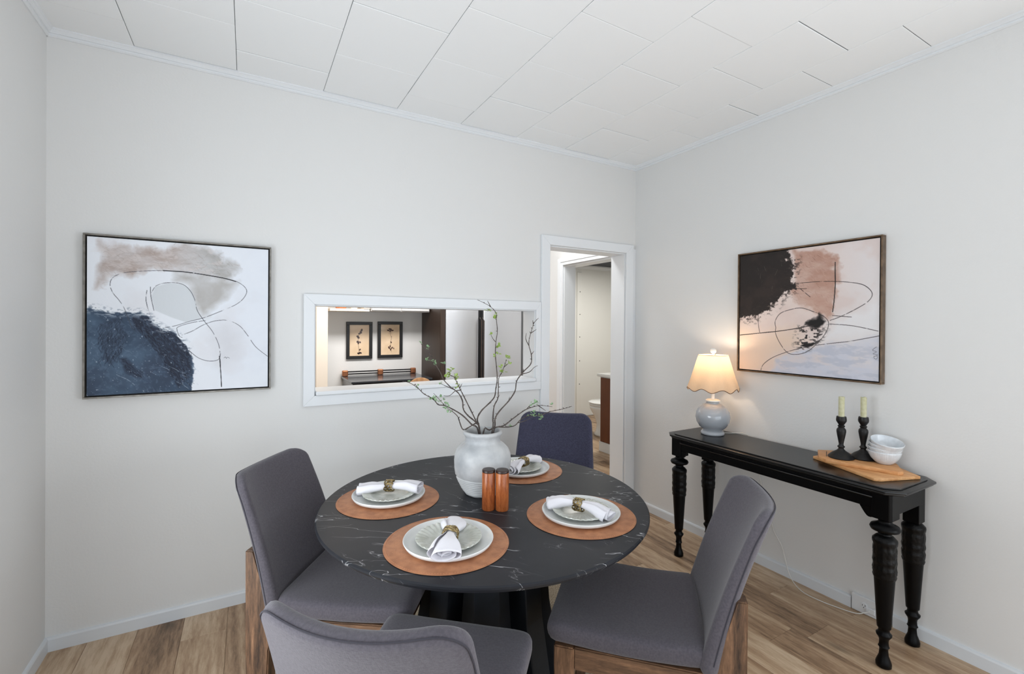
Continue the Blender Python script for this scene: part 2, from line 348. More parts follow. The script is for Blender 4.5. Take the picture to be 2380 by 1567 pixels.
PL = {
 'taupe': [(0.059,0.049),(0.124,0.032),(0.212,0.051),(0.314,0.061),(0.407,0.045),(0.445,0.01),(0.536,0.006),(0.636,0.025),(0.74,0.078),(0.811,0.123),(0.825,0.147),(0.761,0.184),(0.733,0.227),(0.603,0.21),(0.471,0.186),(0.345,0.19),(0.26,0.203),(0.165,0.228),(0.108,0.261),(0.068,0.315),(0.052,0.33),(0.06,0.234),(0.074,0.137)],
 'taupe2': [(0.446,0.203),(0.603,0.21),(0.74,0.235),(0.797,0.248),(0.734,0.334),(0.672,0.434),(0.604,0.492),(0.577,0.436),(0.557,0.357),(0.524,0.278),(0.459,0.242)],
 'pale': [(0.321,0.365),(0.34,0.302),(0.408,0.272),(0.485,0.276),(0.537,0.317),(0.557,0.381),(0.571,0.452),(0.591,0.508),(0.505,0.533),(0.428,0.502),(0.34,0.457)],
 'navy': [(-0.026,0.45),(0.052,0.456),(0.108,0.477),(0.195,0.468),(0.261,0.474),(0.309,0.504),(0.359,0.566),(0.454,0.628),(0.512,0.7),(0.539,0.781),(0.552,0.862),(0.546,0.925),(0.523,1.06),(-0.024,1.055)],
 'dark1': [(0.225,0.497),(0.309,0.504),(0.384,0.581),(0.473,0.636),(0.532,0.733),(0.539,0.901),(0.474,0.977),(0.41,0.863),(0.347,0.721),(0.285,0.627),(0.225,0.581)],
 'dark2': [(0.161,0.777),(0.19,0.77),(0.286,0.881),(0.28,0.911),(0.191,0.861)],
 'dark3': [(0.058,0.544),(0.166,0.506),(0.196,0.619),(0.167,0.732),(0.109,0.812),(0.081,0.767),(0.064,0.655)],
 'ghost': [(0.672,0.565),(0.741,0.54),(0.813,0.623),(0.813,0.748),(0.708,0.811),(0.673,0.663)],
}
PLL = {
 'loop': [(0.222,0.577),(0.195,0.49),(0.178,0.438),(0.154,0.393),(0.125,0.349),(0.111,0.298),(0.125,0.252),(0.177,0.219),(0.26,0.203),(0.383,0.191),(0.491,0.192),(0.61,0.205),(0.726,0.223),(0.811,0.247),(0.862,0.295),(0.851,0.35),(0.798,0.406),(0.686,0.466),(0.604,0.504),(0.525,0.529),(0.453,0.557),(0.39,0.573)],
 'arcthick': [(0.383,0.191),(0.491,0.192),(0.61,0.205),(0.726,0.223),(0.797,0.242)],
 'in1': [(0.297,0.327),(0.292,0.381),(0.3,0.435),(0.312,0.481)],
 'in2': [(0.315,0.303),(0.318,0.365),(0.334,0.457)],
 'arch': [(0.321,0.342),(0.346,0.294),(0.408,0.27),(0.485,0.276),(0.53,0.318),(0.557,0.381),(0.571,0.452),(0.611,0.524),(0.659,0.597),(0.693,0.679),(0.704,0.745),(0.708,0.868),(0.714,0.984)],
 'swoosh': [(0.486,0.621),(0.545,0.593),(0.604,0.553),(0.672,0.524),(0.748,0.519),(0.82,0.556),(0.87,0.623),(0.922,0.708),(0.997,0.778)],
 'small': [(0.624,0.52),(0.538,0.537),(0.466,0.565),(0.459,0.589),(0.473,0.629),(0.486,0.637)],
 'low': [(0.525,0.725),(0.578,0.778),(0.639,0.802),(0.694,0.794),(0.707,0.753)],
 'thick2': [(0.701,0.77),(0.708,0.868),(0.714,0.984)],
 'sig': [(0.728,0.783),(0.737,0.777),(0.742,0.787),(0.749,0.779),(0.761,0.786)],
}
PR = {
 'brown': [(0.441,0.013),(0.646,0.042),(0.728,0.109),(0.737,0.312),(0.717,0.529),(0.688,0.569),(0.613,0.502),(0.486,0.448),(0.419,0.368),(0.443,0.291),(0.45,0.153)],
 'pink2': [(0.728,0.109),(0.771,0.186),(0.786,0.283),(0.737,0.279)],
 'dark': [(-0.054,-0.094),(0.377,-0.031),(0.403,0.06),(0.45,0.101),(0.438,0.204),(0.439,0.317),(0.367,0.356),(0.298,0.433),(0.217,0.485),(0.123,0.548),(0.024,0.538),(-0.048,0.508)],
 'blob': [(0.628,0.523),(0.677,0.569),(0.659,0.61),(0.614,0.648),(0.567,0.619),(0.536,0.603),(0.598,0.561)],
 'blob2': [(0.529,0.756),(0.599,0.74),(0.634,0.71),(0.6,0.761),(0.553,0.793),(0.505,0.782)],
 'speck': [(0.487,0.637),(0.583,0.611),(0.674,0.61),(0.652,0.701),(0.584,0.762),(0.505,0.816),(0.472,0.741)],
 'blue': [(0.302,0.9),(0.489,0.809),(0.607,0.765),(0.818,0.728),(1.026,0.675),(1.029,1.018),(0.286,1.036)],
 'whit': [(0.71,0.569),(0.83,0.507),(0.961,0.434),(1.023,0.362),(1.026,0.675),(0.818,0.724),(0.615,0.76),(0.674,0.635)],
 'cream': [(-0.048,0.586),(0.191,0.678),(0.455,0.646),(0.537,0.781),(0.302,0.882),(0.175,1.029),(-0.043,1.071)],
}
PRL = {
 'oval': [(0.309,0.63),(0.304,0.577),(0.343,0.515),(0.42,0.485),(0.502,0.474),(0.582,0.502),(0.651,0.536),(0.688,0.577),(0.689,0.626),(0.66,0.692),(0.607,0.761),(0.538,0.823),(0.457,0.845),(0.398,0.831),(0.345,0.763),(0.309,0.684),(0.309,0.63)],
 'big': [(0.451,0.278),(0.58,0.274),(0.729,0.281),(0.869,0.306),(0.928,0.337),(0.959,0.388),(0.935,0.44),(0.863,0.492),(0.775,0.542),(0.703,0.573)],
 'vert': [(0.732,0.138),(0.732,0.215),(0.733,0.311),(0.727,0.424),(0.718,0.509)],
 'long': [(0.005,0.701),(0.191,0.678),(0.327,0.661),(0.455,0.639),(0.551,0.617),(0.614,0.602)],
 'a': [(0.703,0.6),(0.817,0.609),(0.898,0.624),(0.994,0.649)],
 'b': [(0.607,0.765),(0.726,0.743),(0.818,0.728),(0.931,0.7),(1.001,0.682)],
 'c': [(0.189,0.996),(0.212,0.943),(0.284,0.883),(0.389,0.832),(0.489,0.796),(0.553,0.78)],
 'd': [(0.165,0.493),(0.163,0.586),(0.176,0.673)],
 'e': [(0.435,0.316),(0.565,0.325)],
 'f': [(0.493,0.32),(0.565,0.39)],
 'g': [(0.717,0.537),(0.837,0.549)],
 'sig': [(0.986,0.759),(0.964,0.783),(0.986,0.793),(0.967,0.809),(0.993,0.815),(0.971,0.831),(0.984,0.846),(0.993,0.826),(0.971,0.824)],
}
BRANCHES = [
 ([(0.004,-0.001,0.03),(-0.011,0.004,0.252),(-0.021,0.014,0.29),(-0.046,0.032,0.275),(-0.069,0.049,0.262),(-0.082,0.06,0.298),(-0.087,0.067,0.317),(-0.105,0.081,0.337),(-0.124,0.096,0.352),(-0.146,0.112,0.38),(-0.172,0.131,0.413)],
  [],
  [(-0.136,0.107,0.388),(-0.146,0.113,0.4),(-0.129,0.099,0.373),(-0.151,0.115,0.38),(-0.169,0.129,0.395)]),
 ([(0.006,-0.002,0.03),(-0.016,0.007,0.252),(-0.047,0.011,0.289),(-0.085,0.019,0.329),(-0.126,0.029,0.357),(-0.16,0.035,0.374),(-0.187,0.036,0.38),(-0.207,0.034,0.404),(-0.244,0.041,0.426),(-0.27,0.042,0.451),(-0.302,0.047,0.474),(-0.331,0.049,0.481)],
  [[(-0.204,0.032,0.4),(-0.23,0.047,0.419)],[(-0.27,0.042,0.451),(-0.279,0.048,0.467)]],
  [(-0.147,0.027,0.367),(-0.154,0.031,0.361),(-0.136,0.034,0.348),(-0.139,0.036,0.339),(-0.207,0.034,0.4),(-0.215,0.039,0.402),(-0.198,0.029,0.397),(-0.16,0.035,0.374),(-0.273,0.044,0.458),(-0.302,0.047,0.48),(-0.15,0.029,0.378)]),
 ([(0.004,-0.001,0.03),(-0.012,0.004,0.252),(-0.024,0.016,0.293),(-0.053,0.037,0.323),(-0.068,0.05,0.349),(-0.07,0.055,0.383),(-0.082,0.066,0.413),(-0.098,0.079,0.43),(-0.113,0.092,0.443),(-0.136,0.109,0.473),(-0.145,0.119,0.5),(-0.16,0.132,0.531),(-0.173,0.143,0.558),(-0.185,0.154,0.585),(-0.203,0.169,0.608),(-0.21,0.177,0.627)],
  [[(-0.098,0.079,0.43),(-0.125,0.095,0.443),(-0.148,0.108,0.455)],[(-0.192,0.158,0.592),(-0.19,0.157,0.604)]],
  [(-0.21,0.177,0.625),(-0.191,0.162,0.604),(-0.187,0.16,0.608),(-0.196,0.157,0.552),(-0.191,0.154,0.557),(-0.168,0.14,0.554),(-0.164,0.134,0.54),(-0.162,0.133,0.533),(-0.13,0.114,0.539),(-0.135,0.117,0.543),(-0.146,0.115,0.454)]),
 ([(0.005,-0.002,0.03),(-0.013,0.005,0.256),(-0.025,0.006,0.293),(-0.037,0.007,0.319),(-0.056,0.011,0.358),(-0.078,0.018,0.404),(-0.094,0.02,0.435),(-0.109,0.023,0.466),(-0.121,0.023,0.489),(-0.14,0.028,0.501),(-0.143,0.023,0.518)],
  [[(-0.1,0.024,0.43),(-0.114,0.032,0.431),(-0.133,0.043,0.412),(-0.156,0.056,0.412)],[(-0.097,0.022,0.443),(-0.089,0.018,0.462)]],
  [(-0.137,0.02,0.518),(-0.142,0.023,0.513),(-0.134,0.018,0.524),(-0.15,0.033,0.493),(-0.145,0.03,0.497),(-0.118,0.022,0.487),(-0.113,0.019,0.484),(-0.103,0.019,0.462),(-0.11,0.03,0.443),(-0.118,0.022,0.493)]),
 ([(0.004,-0.002,0.03),(-0.012,0.005,0.254),(-0.018,0.016,0.308),(-0.0,0.014,0.342),(0.026,0.006,0.368),(0.053,-0.001,0.398),(0.062,0.002,0.435),(0.07,0.005,0.478),(0.07,0.013,0.524),(0.069,0.022,0.578),(0.074,0.027,0.633),(0.082,0.03,0.68),(0.081,0.038,0.732),(0.083,0.045,0.76),(0.065,0.063,0.787),(0.043,0.083,0.804),(0.02,0.104,0.818)],
  [[(0.072,0.028,0.627),(0.064,0.033,0.645),(0.055,0.038,0.664)],[(0.063,0.064,0.789),(0.058,0.067,0.803),(0.053,0.07,0.813)],[(0.026,0.006,0.368),(0.04,-0.001,0.377)]],
  [(0.06,0.066,0.771),(0.053,0.07,0.773),(0.065,0.063,0.773),(0.08,0.039,0.743),(0.086,0.043,0.752),(0.076,0.041,0.736),(0.058,0.043,0.666),(0.081,0.022,0.609),(0.083,0.022,0.617),(0.074,0.018,0.586),(0.078,0.016,0.58),(0.069,0.021,0.574)]),
 ([(-0.012,0.006,0.03),(0.033,-0.021,0.256),(0.036,-0.022,0.31),(0.04,-0.025,0.364),(0.054,-0.032,0.398),(0.055,-0.033,0.444),(0.057,-0.033,0.482),(0.07,-0.041,0.513),(0.08,-0.046,0.544),(0.084,-0.049,0.563)],
  [[(0.075,-0.043,0.528),(0.091,-0.053,0.544)],[(0.047,-0.028,0.383),(0.06,-0.036,0.413)]],
  [(0.07,-0.041,0.509),(0.073,-0.043,0.515),(0.068,-0.04,0.528),(0.065,-0.038,0.511),(0.086,-0.05,0.57),(0.091,-0.053,0.567),(0.089,-0.052,0.544),(0.094,-0.055,0.542)]),
 ([(-0.014,0.008,0.03),(0.039,-0.025,0.256),(0.042,-0.03,0.311),(0.057,-0.043,0.346),(0.088,-0.065,0.389),(0.109,-0.081,0.431),(0.113,-0.088,0.474),(0.134,-0.104,0.512),(0.16,-0.123,0.547),(0.159,-0.127,0.585),(0.149,-0.125,0.622),(0.148,-0.129,0.653),(0.156,-0.138,0.694),(0.16,-0.145,0.717),(0.174,-0.157,0.737)],
  [[(0.131,-0.102,0.497),(0.157,-0.117,0.512),(0.174,-0.126,0.531),(0.187,-0.134,0.539)],[(0.147,-0.124,0.621),(0.137,-0.119,0.649),(0.139,-0.119,0.675)],[(0.153,-0.136,0.675),(0.171,-0.146,0.69)],[(0.159,-0.144,0.713),(0.155,-0.142,0.728)],[(0.158,-0.126,0.585),(0.169,-0.132,0.6)],[(0.134,-0.104,0.512),(0.135,-0.104,0.525)],[(0.088,-0.065,0.389),(0.091,-0.067,0.406)]],
  []),
 ([(-0.0,0.001,0.03),(0.001,-0.003,0.252),(0.029,-0.006,0.261),(0.058,-0.01,0.271),(0.103,-0.023,0.269),(0.139,-0.031,0.274),(0.165,-0.033,0.296),(0.205,-0.043,0.313),(0.252,-0.058,0.312),(0.293,-0.068,0.326),(0.341,-0.083,0.334),(0.372,-0.088,0.34),(0.399,-0.091,0.345)],
  [[(0.149,-0.037,0.284),(0.176,-0.052,0.294),(0.207,-0.07,0.314)],[(0.103,-0.023,0.269),(0.09,-0.015,0.286)]],
  [(0.212,-0.047,0.314),(0.222,-0.053,0.318),(0.252,-0.058,0.304),(0.257,-0.061,0.298),(0.113,-0.029,0.273),(0.125,-0.024,0.266),(0.201,-0.041,0.306),(0.225,-0.055,0.308),(0.245,-0.054,0.31)]),
 ([(-0.013,0.007,0.03),(0.038,-0.024,0.254),(0.038,-0.038,0.276),(0.065,-0.068,0.289),(0.088,-0.096,0.318),(0.118,-0.126,0.351),(0.127,-0.146,0.364),(0.149,-0.173,0.378),(0.168,-0.198,0.384),(0.196,-0.229,0.381)],
  [[(0.124,-0.144,0.366),(0.143,-0.155,0.383),(0.166,-0.168,0.394)],[(0.162,-0.181,0.378),(0.188,-0.195,0.36)]],
  [(0.143,-0.17,0.389),(0.153,-0.175,0.393),(0.159,-0.179,0.391),(0.137,-0.166,0.385),(0.194,-0.228,0.387),(0.143,-0.17,0.354)]),
]
# ------------------------------------------------------------------ room shell
XL, XR, YB, YR, ZC = -0.773, 2.753, 2.80, -2.0, 2.757
fl = struct('floor', B(-0.95, 6.0, -2.15, 6.05, -0.08, -0.006), M['subfloor'])
def plank_mesh(w, l):
    return B(-w/2+0.0004, w/2-0.0004, -l/2+0.0005, l/2-0.0005, -0.0059, 0, 0.0009)
pw = 0.183
plank_cache = {}
for k in range(-3, 33):
    x0 = -0.262+pw*k
    if x0 > 4.9: break
    ymin = -1.98 if x0 < 2.75 else 2.9
    off = 2.59 if k == 0 else (1.497 if k in (15,) else random.uniform(0, 1.22))
    y = off-1.22*10
    while y < 5.9:
        a, b_ = max(y, ymin), min(y+1.22, 5.88)
        xa, xb = max(x0, XL-0.01), x0+pw
        if b_-a > 0.05 and xb-xa > 0.02:
            key = (round(xb-xa, 3), round(b_-a, 3))
            if key in plank_cache:
                o = bpy.data.objects.new('plank', plank_cache[key]); C.objects.link(o); o.parent = fl
            else:
                o = obj('plank', plank_mesh(xb-xa, b_-a), M['floor'], fl); plank_cache[key] = o.data
            o.location = ((xa+xb)/2, (a+b_)/2, 0)
        y += 1.22
# ceiling of the dining room: one slab, every tile its own piece
ce = struct('ceiling', B(-0.95, 2.95, -2.15, 2.95, ZC+0.006, ZC+0.12), M['groove'])
tw = 0.4145; tile_cache = {}
for i in range(-2, 8):
    x0 = 0.363+tw*(i-1)
    xa, xb = max(x0, XL-0.0), min(x0+tw, XR+0.0)
    if xb-xa < 0.03: continue
    ph = 2.150 if i % 2 == 0 else 2.150+tw/2
    if i in (-1,): ph = 2.150+tw/2
    y = ph-tw*14
    while y < YB:
        a, b_ = max(y, YR), min(y+tw, YB)
        if b_-a > 0.03:
            key = (round(xb-xa, 3), round(b_-a, 3))
            if key in tile_cache:
                o = bpy.data.objects.new('ceiling_tile', tile_cache[key]); C.objects.link(o); o.parent = ce
            else:
                w, l = xb-xa, b_-a
                o = obj('ceiling_tile', B(-w/2+0.0012, w/2-0.0012, -l/2+0.0016, l/2-0.0016, 0, 0.0055, 0.0018), M['ceiling'], ce); tile_cache[key] = o.data
            o.location = ((xa+xb)/2, (a+b_)/2, ZC+random.uniform(-0.0012, 0.0))
            o.rotation_euler = (random.uniform(-0.006, 0.006), random.uniform(-0.001, 0.001), 0)
        y += tw
def boxes(l, m, name, parent=None):
    bm = bmesh.new()
    for a in l: box(bm, *a)
    return struct(name, bm, m, parent)
Wt = 2.95
boxes([(-0.9, 0.326, YB, Wt, 0, 2.85), (0.326, 1.787, YB, Wt, 0, 1.060), (0.326, 1.787, YB, Wt, 1.568, 2.85), (1.787, 1.907, YB, Wt, 0, 2.85),
       (1.907, 2.639, YB, Wt, 2.04, 2.85), (2.639, 2.9, YB, Wt, 0, 2.85)], M['wall'], 'wall_back')
boxes([(-0.9, XL, YR, 0.40, 0, 2.85), (-0.9, XL, 1.70, YB, 0, 2.85), (-0.9, XL, 0.40, 1.70, 0, 0.08), (-0.9, XL, 0.40, 1.70, 2.15, 2.85)], M['wall'], 'wall_left')
boxes([(XR, 2.9, YR, -1.80, 0, 2.85), (XR, 2.9, -0.10, YB, 0, 2.85), (XR, 2.9, -1.80, -0.10, 0, 0.1), (XR, 2.9, -1.80, -0.10, 2.2, 2.85)], M['wall'], 'wall_right')
boxes([(-0.9, -0.5, -2.1, YR, 0, 2.85), (2.5, 2.9, -2.1, YR, 0, 2.85), (-0.5, 2.5, -2.1, YR, 0, 0.08), (-0.5, 2.5, -2.1, YR, 2.4, 2.85)], M['wall'], 'wall_rear')
# windows out of the frame (daylight comes through; right one added for fill)
w1 = struct('window_1', B(-0.90, -0.86, 1.03, 1.07, 0.08, 2.15), M['trim'])
boxes([(-0.80, -0.755, 0.34, 0.40, 0.065, 2.21), (-0.80, -0.755, 1.70, 1.76, 0.065, 2.21), (-0.80, -0.755, 0.40, 1.70, 2.15, 2.21)], M['trim'], 'window_frame', w1)
w4 = struct('added_window_4', B(2.85, 2.89, -0.97, -0.93, 0.1, 2.2), M['trim'])  # unseen opening added to house the right-hand fill
boxes([(2.735, 2.76, -1.86, -1.80, 0.065, 2.26), (2.735, 2.76, -0.10, -0.04, 0.065, 2.26), (2.735, 2.76, -1.80, -0.10, 2.2, 2.26)], M['trim'], 'window_frame', w4)
w2 = struct('window_2', B(0.97, 1.03, -2.09, -2.03, 0.08, 2.4), M['trim'])
boxes([(-0.56, -0.5, -2.01, -1.98, 0.066, 2.46), (2.5, 2.56, -2.01, -1.98, 0.066, 2.46), (-0.5, 2.5, -2.01, -1.98, 2.4, 2.46), (-0.5, 2.5, -2.01, -1.98, 0.066, 0.08)], M['trim'], 'window_frame', w2)
# kitchen, hall and bathroom shells
boxes([(-0.9, 2.70, 4.98, 5.10, 0, 2.85)], M['wall'], 'wall_kitchen_back')
boxes([(-0.9, -0.80, 2.95, 4.98, 0, 2.85)], M['wall'], 'wall_kitchen_left')
boxes([(2.70, 2.83, 2.95, 2.98, 0, 2.85), (2.70, 2.83, 2.98, 3.70, 2.04, 2.85), (2.70, 2.83, 3.70, 5.9, 0, 2.85)], M['wall'], 'wall_hall')
boxes([(2.83, 6.0, 5.90, 6.02, 0, 2.6)], M['bath_wall'], 'wall_bathroom_back')
boxes([(5.88, 6.0, 2.95, 5.90, 0, 2.6)], M['bath_wall'], 'wall_bathroom_right')
boxes([(2.9, 6.0, 2.83, 2.95, 0, 2.6)], M['bath_wall'], 'wall_bathroom_front')
boxes([(-0.9, 2.83, 2.95, 5.05, ZC, 2.85)], M['ceiling'], 'ceiling_kitchen')
boxes([(2.83, 5.95, 2.95, 5.95, 2.42, 2.5)], M['bath_ceiling'], 'ceiling_bathroom')
# baseboards
def prism_along(p0, p1, prof, bm=None):
    """profile [(out, z)] swept from p0 to p1 (xy); 'out' is to the left of the direction"""
    bm = bm or bmesh.new(); d = Vector((p1[0]-p0[0], p1[1]-p0[1])).normalized(); nrm = Vector((-d.y, d.x))
    A = [bm.verts.new((p0[0]+nrm.x*o_, p0[1]+nrm.y*o_, z)) for o_, z in prof]; D = [bm.verts.new((p1[0]+nrm.x*o_, p1[1]+nrm.y*o_, z)) for o_, z in prof]
    n = len(prof); bm.faces.new(A[::-1]); bm.faces.new(D)
    for i in range(n): bm.faces.new((A[i], A[(i+1) % n], D[(i+1) % n], D[i]))
    return bm
bp = [(0, 0.0), (0.013, 0.0), (0.013, 0.052), (0.010, 0.060), (0.0, 0.062)]
struct('baseboard_back', prism_along((1.831, YB), (XL, YB), bp), M['base'])
struct('baseboard_left', prism_along((XL, YB), (XL, YR), bp), M['base'])
bm = prism_along((XR, 1.215), (XR, YB), bp); prism_along((XR, YR), (XR, 1.035), bp, bm)
struct('baseboard_right', bm, M['base'])
# crown moulding: small cove with a bead under it
cp = [(0, ZC+0.004), (0.026, ZC+0.004), (0.026, ZC-0.006), (0.021, ZC-0.010), (0.014, ZC-0.018), (0.014, ZC-0.021), (0.009, ZC-0.022), (0.010, ZC-0.031), (0.004, ZC-0.036), (0, ZC-0.036)]
struct('trim_1', prism_along((XR, YB), (XL, YB), cp), M['trim'])
struct('trim_2', prism_along((XL, YB), (XL, YR), cp), M['trim'])
struct('trim_3', prism_along((XR, YR), (XR, YB), cp), M['trim'])
# door casing: three boards, jamb liner behind
def mitre(bm, pts, y0, y1, bev=0.002):
    nb = bmesh.new(); a = [nb.verts.new((x, y0, z)) for x, z in pts]; b = [nb.verts.new((x, y1, z)) for x, z in pts]; n = len(pts)
    nb.faces.new(a); nb.faces.new(b[::-1])
    for i in range(n): nb.faces.new((a[i], b[i], b[(i+1) % n], a[(i+1) % n]))
    bmesh.ops.recalc_face_normals(nb, faces=nb.faces[:]); bmesh.ops.bevel(nb, geom=nb.edges[:], offset=bev, segments=1, affect='EDGES')
    return merge(bm, nb)
def multi(l, bev=0.0):
    bm = bmesh.new()
    for a in l: box(bm, *a, bev)
    return bm
d1 = struct('door_1', multi([(1.9071, 1.913, YB-0.002, Wt+0.002, 0, 2.0399), (2.633, 2.6389, YB-0.002, Wt+0.002, 0, 2.0399), (1.913, 2.633, YB-0.002, Wt+0.002, 2.034, 2.0399)]), M['trim'])
for pts in ([(1.831, 0), (1.903, 0), (1.903, 2.044), (1.831, 2.112)], [(1.831, 2.112), (1.903, 2.044), (2.643, 2.044), (2.720, 2.112)], [(2.643, 0), (2.720, 0), (2.720, 2.112), (2.643, 2.044)]):
    obj('casing_board', mitre(bmesh.new(), pts, YB-0.02, YB), M['trim'], d1)
obj('casing_board', B(2.722, 2.7525, YB-0.009, YB, 0, 2.085, 0.002), M['trim'], d1)
# pass-through window in the back wall
p1 = struct('window_3', multi([(0.3262, 0.332, YB-0.002, Wt+0.002, 1.0602, 1.5678), (1.781, 1.7868, YB-0.002, Wt+0.002, 1.0602, 1.5678), (0.332, 1.781, YB-0.002, Wt+0.002, 1.562, 1.5678)]), M['trim'])
for pts in ([(0.268, 1.002), (0.326, 1.060), (0.326, 1.568), (0.268, 1.627)], [(0.268, 1.627), (0.326, 1.568), (1.787, 1.568), (1.829, 1.627)],
            [(1.787, 1.060), (1.829, 1.060), (1.829, 1.627), (1.787, 1.568)], [(0.268, 1.002), (1.829, 1.002), (1.829, 1.0597), (0.326, 1.0597)]):
    obj('casing_board', mitre(bmesh.new(), pts, YB-0.02, YB), M['trim'], p1)
obj('window_sill', B(0.3325, 1.7805, YB-0.034, Wt+0.02, 1.0605, 1.084, 0.006, 2), M['trim'], p1)
# second doorway: hall to bathroom
d2 = struct('door_2', multi([(2.699, 2.831, 3.694, 3.6999, 0, 2.0399), (2.699, 2.831, 2.9801, 2.986, 0, 2.0399), (2.699, 2.831, 2.986, 3.694, 2.034, 2.0399)]), M['trim'])
def mitre_x(bm, pts, x0, x1, bev=0.002):
    nb = bmesh.new(); mitre(nb, pts, x0, x1, bev)
    bmesh.ops.transform(nb, matrix=Matrix(((0, 1, 0, 0), (1, 0, 0, 0), (0, 0, 1, 0), (0, 0, 0, 1))), verts=nb.verts[:])
    return merge(bm, nb)
for x0, x1, e in ((2.681, 2.70, 0.0), (2.676, 2.682, 0.030)):
    a, b_ = 3.698+e*0, 3.785
    obj('casing_board', mitre_x(bmesh.new(), [(3.706+e, 0), (b_, 0), (b_, 2.112), (3.706+e, 2.048+e)], x0, x1), M['trim'], d2)
    obj('casing_board', mitre_x(bmesh.new(), [(2.96, 2.048+e), (3.706+e, 2.048+e), (b_, 2.112), (2.96, 2.112)], x0, x1), M['trim'], d2)
struct('trim_4', prism_along((5.88, 5.90), (2.83, 5.90), [(0, 2.42), (0.03, 2.42), (0.03, 2.40), (0.015, 2.385), (0.0, 2.36)]), M['trim'])

# ------------------------------------------------------------------ bathroom things
t = thing('shower_panel', 'white shower wall panel edge strip with screws at the far end of the bathroom', 'shower panel', (4.58, 5.9, 0))
obj('edge_strip', B(-0.035, 0.05, -0.02, -0.001, 0.02, 2.30, 0.004), M['bath_wall'], t)
for z in (0.52, 0.89, 1.27, 1.63, 1.99):
    obj('screw', lathe([(0, 0), (0.009, 0), (0.008, 0.003), (0, 0.004)], 8), M['screw'], t, loc=(0.02, -0.02, z), rot=(PI/2, 0, 0))
t = thing('vanity', 'white bathroom vanity end with dark brown panel seen through the doorway', 'vanity', (3.57, 3.78, 0))
obj('cabinet_body', B(0.006, 0.50, -0.5, 0.40, 0.0, 0.865, 0.003), M['trim'], t)
obj('side_panel', B(-0.002, 0.008, -0.05, 0.385, 0.115, 0.855, 0.001), M['rust_panel'], t)
obj('stile', B(-0.008, 0.006, -0.12, -0.05, 0.0, 0.865, 0.002), M['trim'], t)
obj('plinth_rail', B(-0.008, 0.006, -0.05, 0.40, 0.0, 0.112, 0.002), M['trim'], t)
obj('countertop', B(-0.02, 0.52, -0.5, 0.435, 0.866, 0.90, 0.008, 2), M['toilet'], t)
t = thing('toilet', 'white toilet beside the vanity in the bathroom beyond the doorway', 'toilet', (4.16, 4.74, 0), PI/2)
def oval(a, i, r, z):
    return r*(1+0.22*max(0, math.cos(a-PI/2))), z
obj('bowl', lathe([(0, 0), (0.13, 0), (0.135, 0.02), (0.115, 0.06), (0.105, 0.16), (0.14, 0.27), (0.185, 0.36), (0.19, 0.40), (0.15, 0.405), (0.12, 0.33), (0, 0.24)], 28, oval), M['toilet'], t, smooth=True)
obj('seat', lathe([(0.12, 0.406), (0.195, 0.406), (0.20, 0.42), (0.19, 0.43), (0.12, 0.43)], 28, oval, closed=True), M['toilet'], t, smooth=True, angle=50)
obj('lid', lathe([(0, 0.431), (0.195, 0.431), (0.20, 0.445), (0.17, 0.456), (0, 0.458)], 28, oval), M['toilet'], t, smooth=True, angle=50)
obj('tank', B(-0.20, 0.20, -0.40, -0.21, 0.0, 0.78, 0.03, 3), M['toilet'], t, smooth=True, angle=50)

# ------------------------------------------------------------------ kitchen things (through the pass-through)
t = thing('refrigerator', 'stainless steel side by side refrigerator seen through the pass-through', 'refrigerator', (2.19, 4.66, 0))
obj('body', B(-0.452, 0.452, -0.20, 0.30, 0.02, 1.80, 0.004), M['black'], t)
for a, b_ in ((-0.452, -0.082), (-0.025, 0.444)):
    obj('door', B(a, b_, -0.262, -0.201, 0.08, 1.79, 0.012, 3), M['steel'], t, smooth=True, angle=40)
for x in (-0.066, -0.040):
    bm = bmesh.new(); tube(bm, [(x, -0.262, 0.75), (x, -0.30, 0.78), (x, -0.30, 1.5), (x, -0.262, 1.53)], 0.007, 6, 1)
    obj('handle', bm, M['brown_panel'], t)
for x in (-0.42, 0.42): obj('foot', B(x-0.02, x+0.02, -0.18, -0.12, 0, 0.02), M['black'], t)
t = thing('fridge_side_panel', 'tall dark brown cabinet panel left of the steel refrigerator', 'panel', (1.686, 4.68, 0))
obj('panel', B(0, 0.022, -0.26, 0.299, 0, 2.1, 0.002), M['brown_panel'], t)
obj('edge_strip', B(-0.001, 0.047, -0.285, -0.261, 0, 2.1, 0.003), M['brown_panel'], t)
t = thing('kitchen_range', 'black kitchen range with low rear rail below the two botanical frames', 'range', (1.22, 4.70, 0))
obj('body', B(-0.375, 0.375, -0.27, 0.27, 0.06, 0.905, 0.004), M['range'], t)
obj('top_plate', B(-0.39, 0.39, -0.29, 0.275, 0.906, 0.925, 0.004), M['range_top'], t)
obj('oven_door', B(-0.36, 0.36, -0.295, -0.271, 0.20, 0.78, 0.008, 2), M['range'], t)
obj('control_panel', B(-0.36, 0.36, -0.292, -0.271, 0.80, 0.895, 0.004), M['range_top'], t)
for x in (-0.26, -0.13, 0.0, 0.13, 0.26): obj('knob', lathe([(0, 0), (0.02, 0), (0.017, 0.025), (0, 0.026)], 12), M['copper'], t, loc=(x, -0.292, 0.85), rot=(PI/2, 0, 0))
bm = bmesh.new(); tube(bm, [(-0.30, -0.33, 0.74), (0.30, -0.33, 0.74)], 0.009, 8, 1)
for x in (-0.28, 0.28): tube(bm, [(x, -0.33, 0.74), (x, -0.293, 0.74)], 0.006, 6, 1)
obj('door_handle', bm, M['copper'], t)
for z in (0.945, 0.968):
    bm = bmesh.new(); tube(bm, [(-0.36, 0.235, z), (0.36, 0.235, z)], 0.007, 8, 1); obj('rail', bm, M['black'], t)
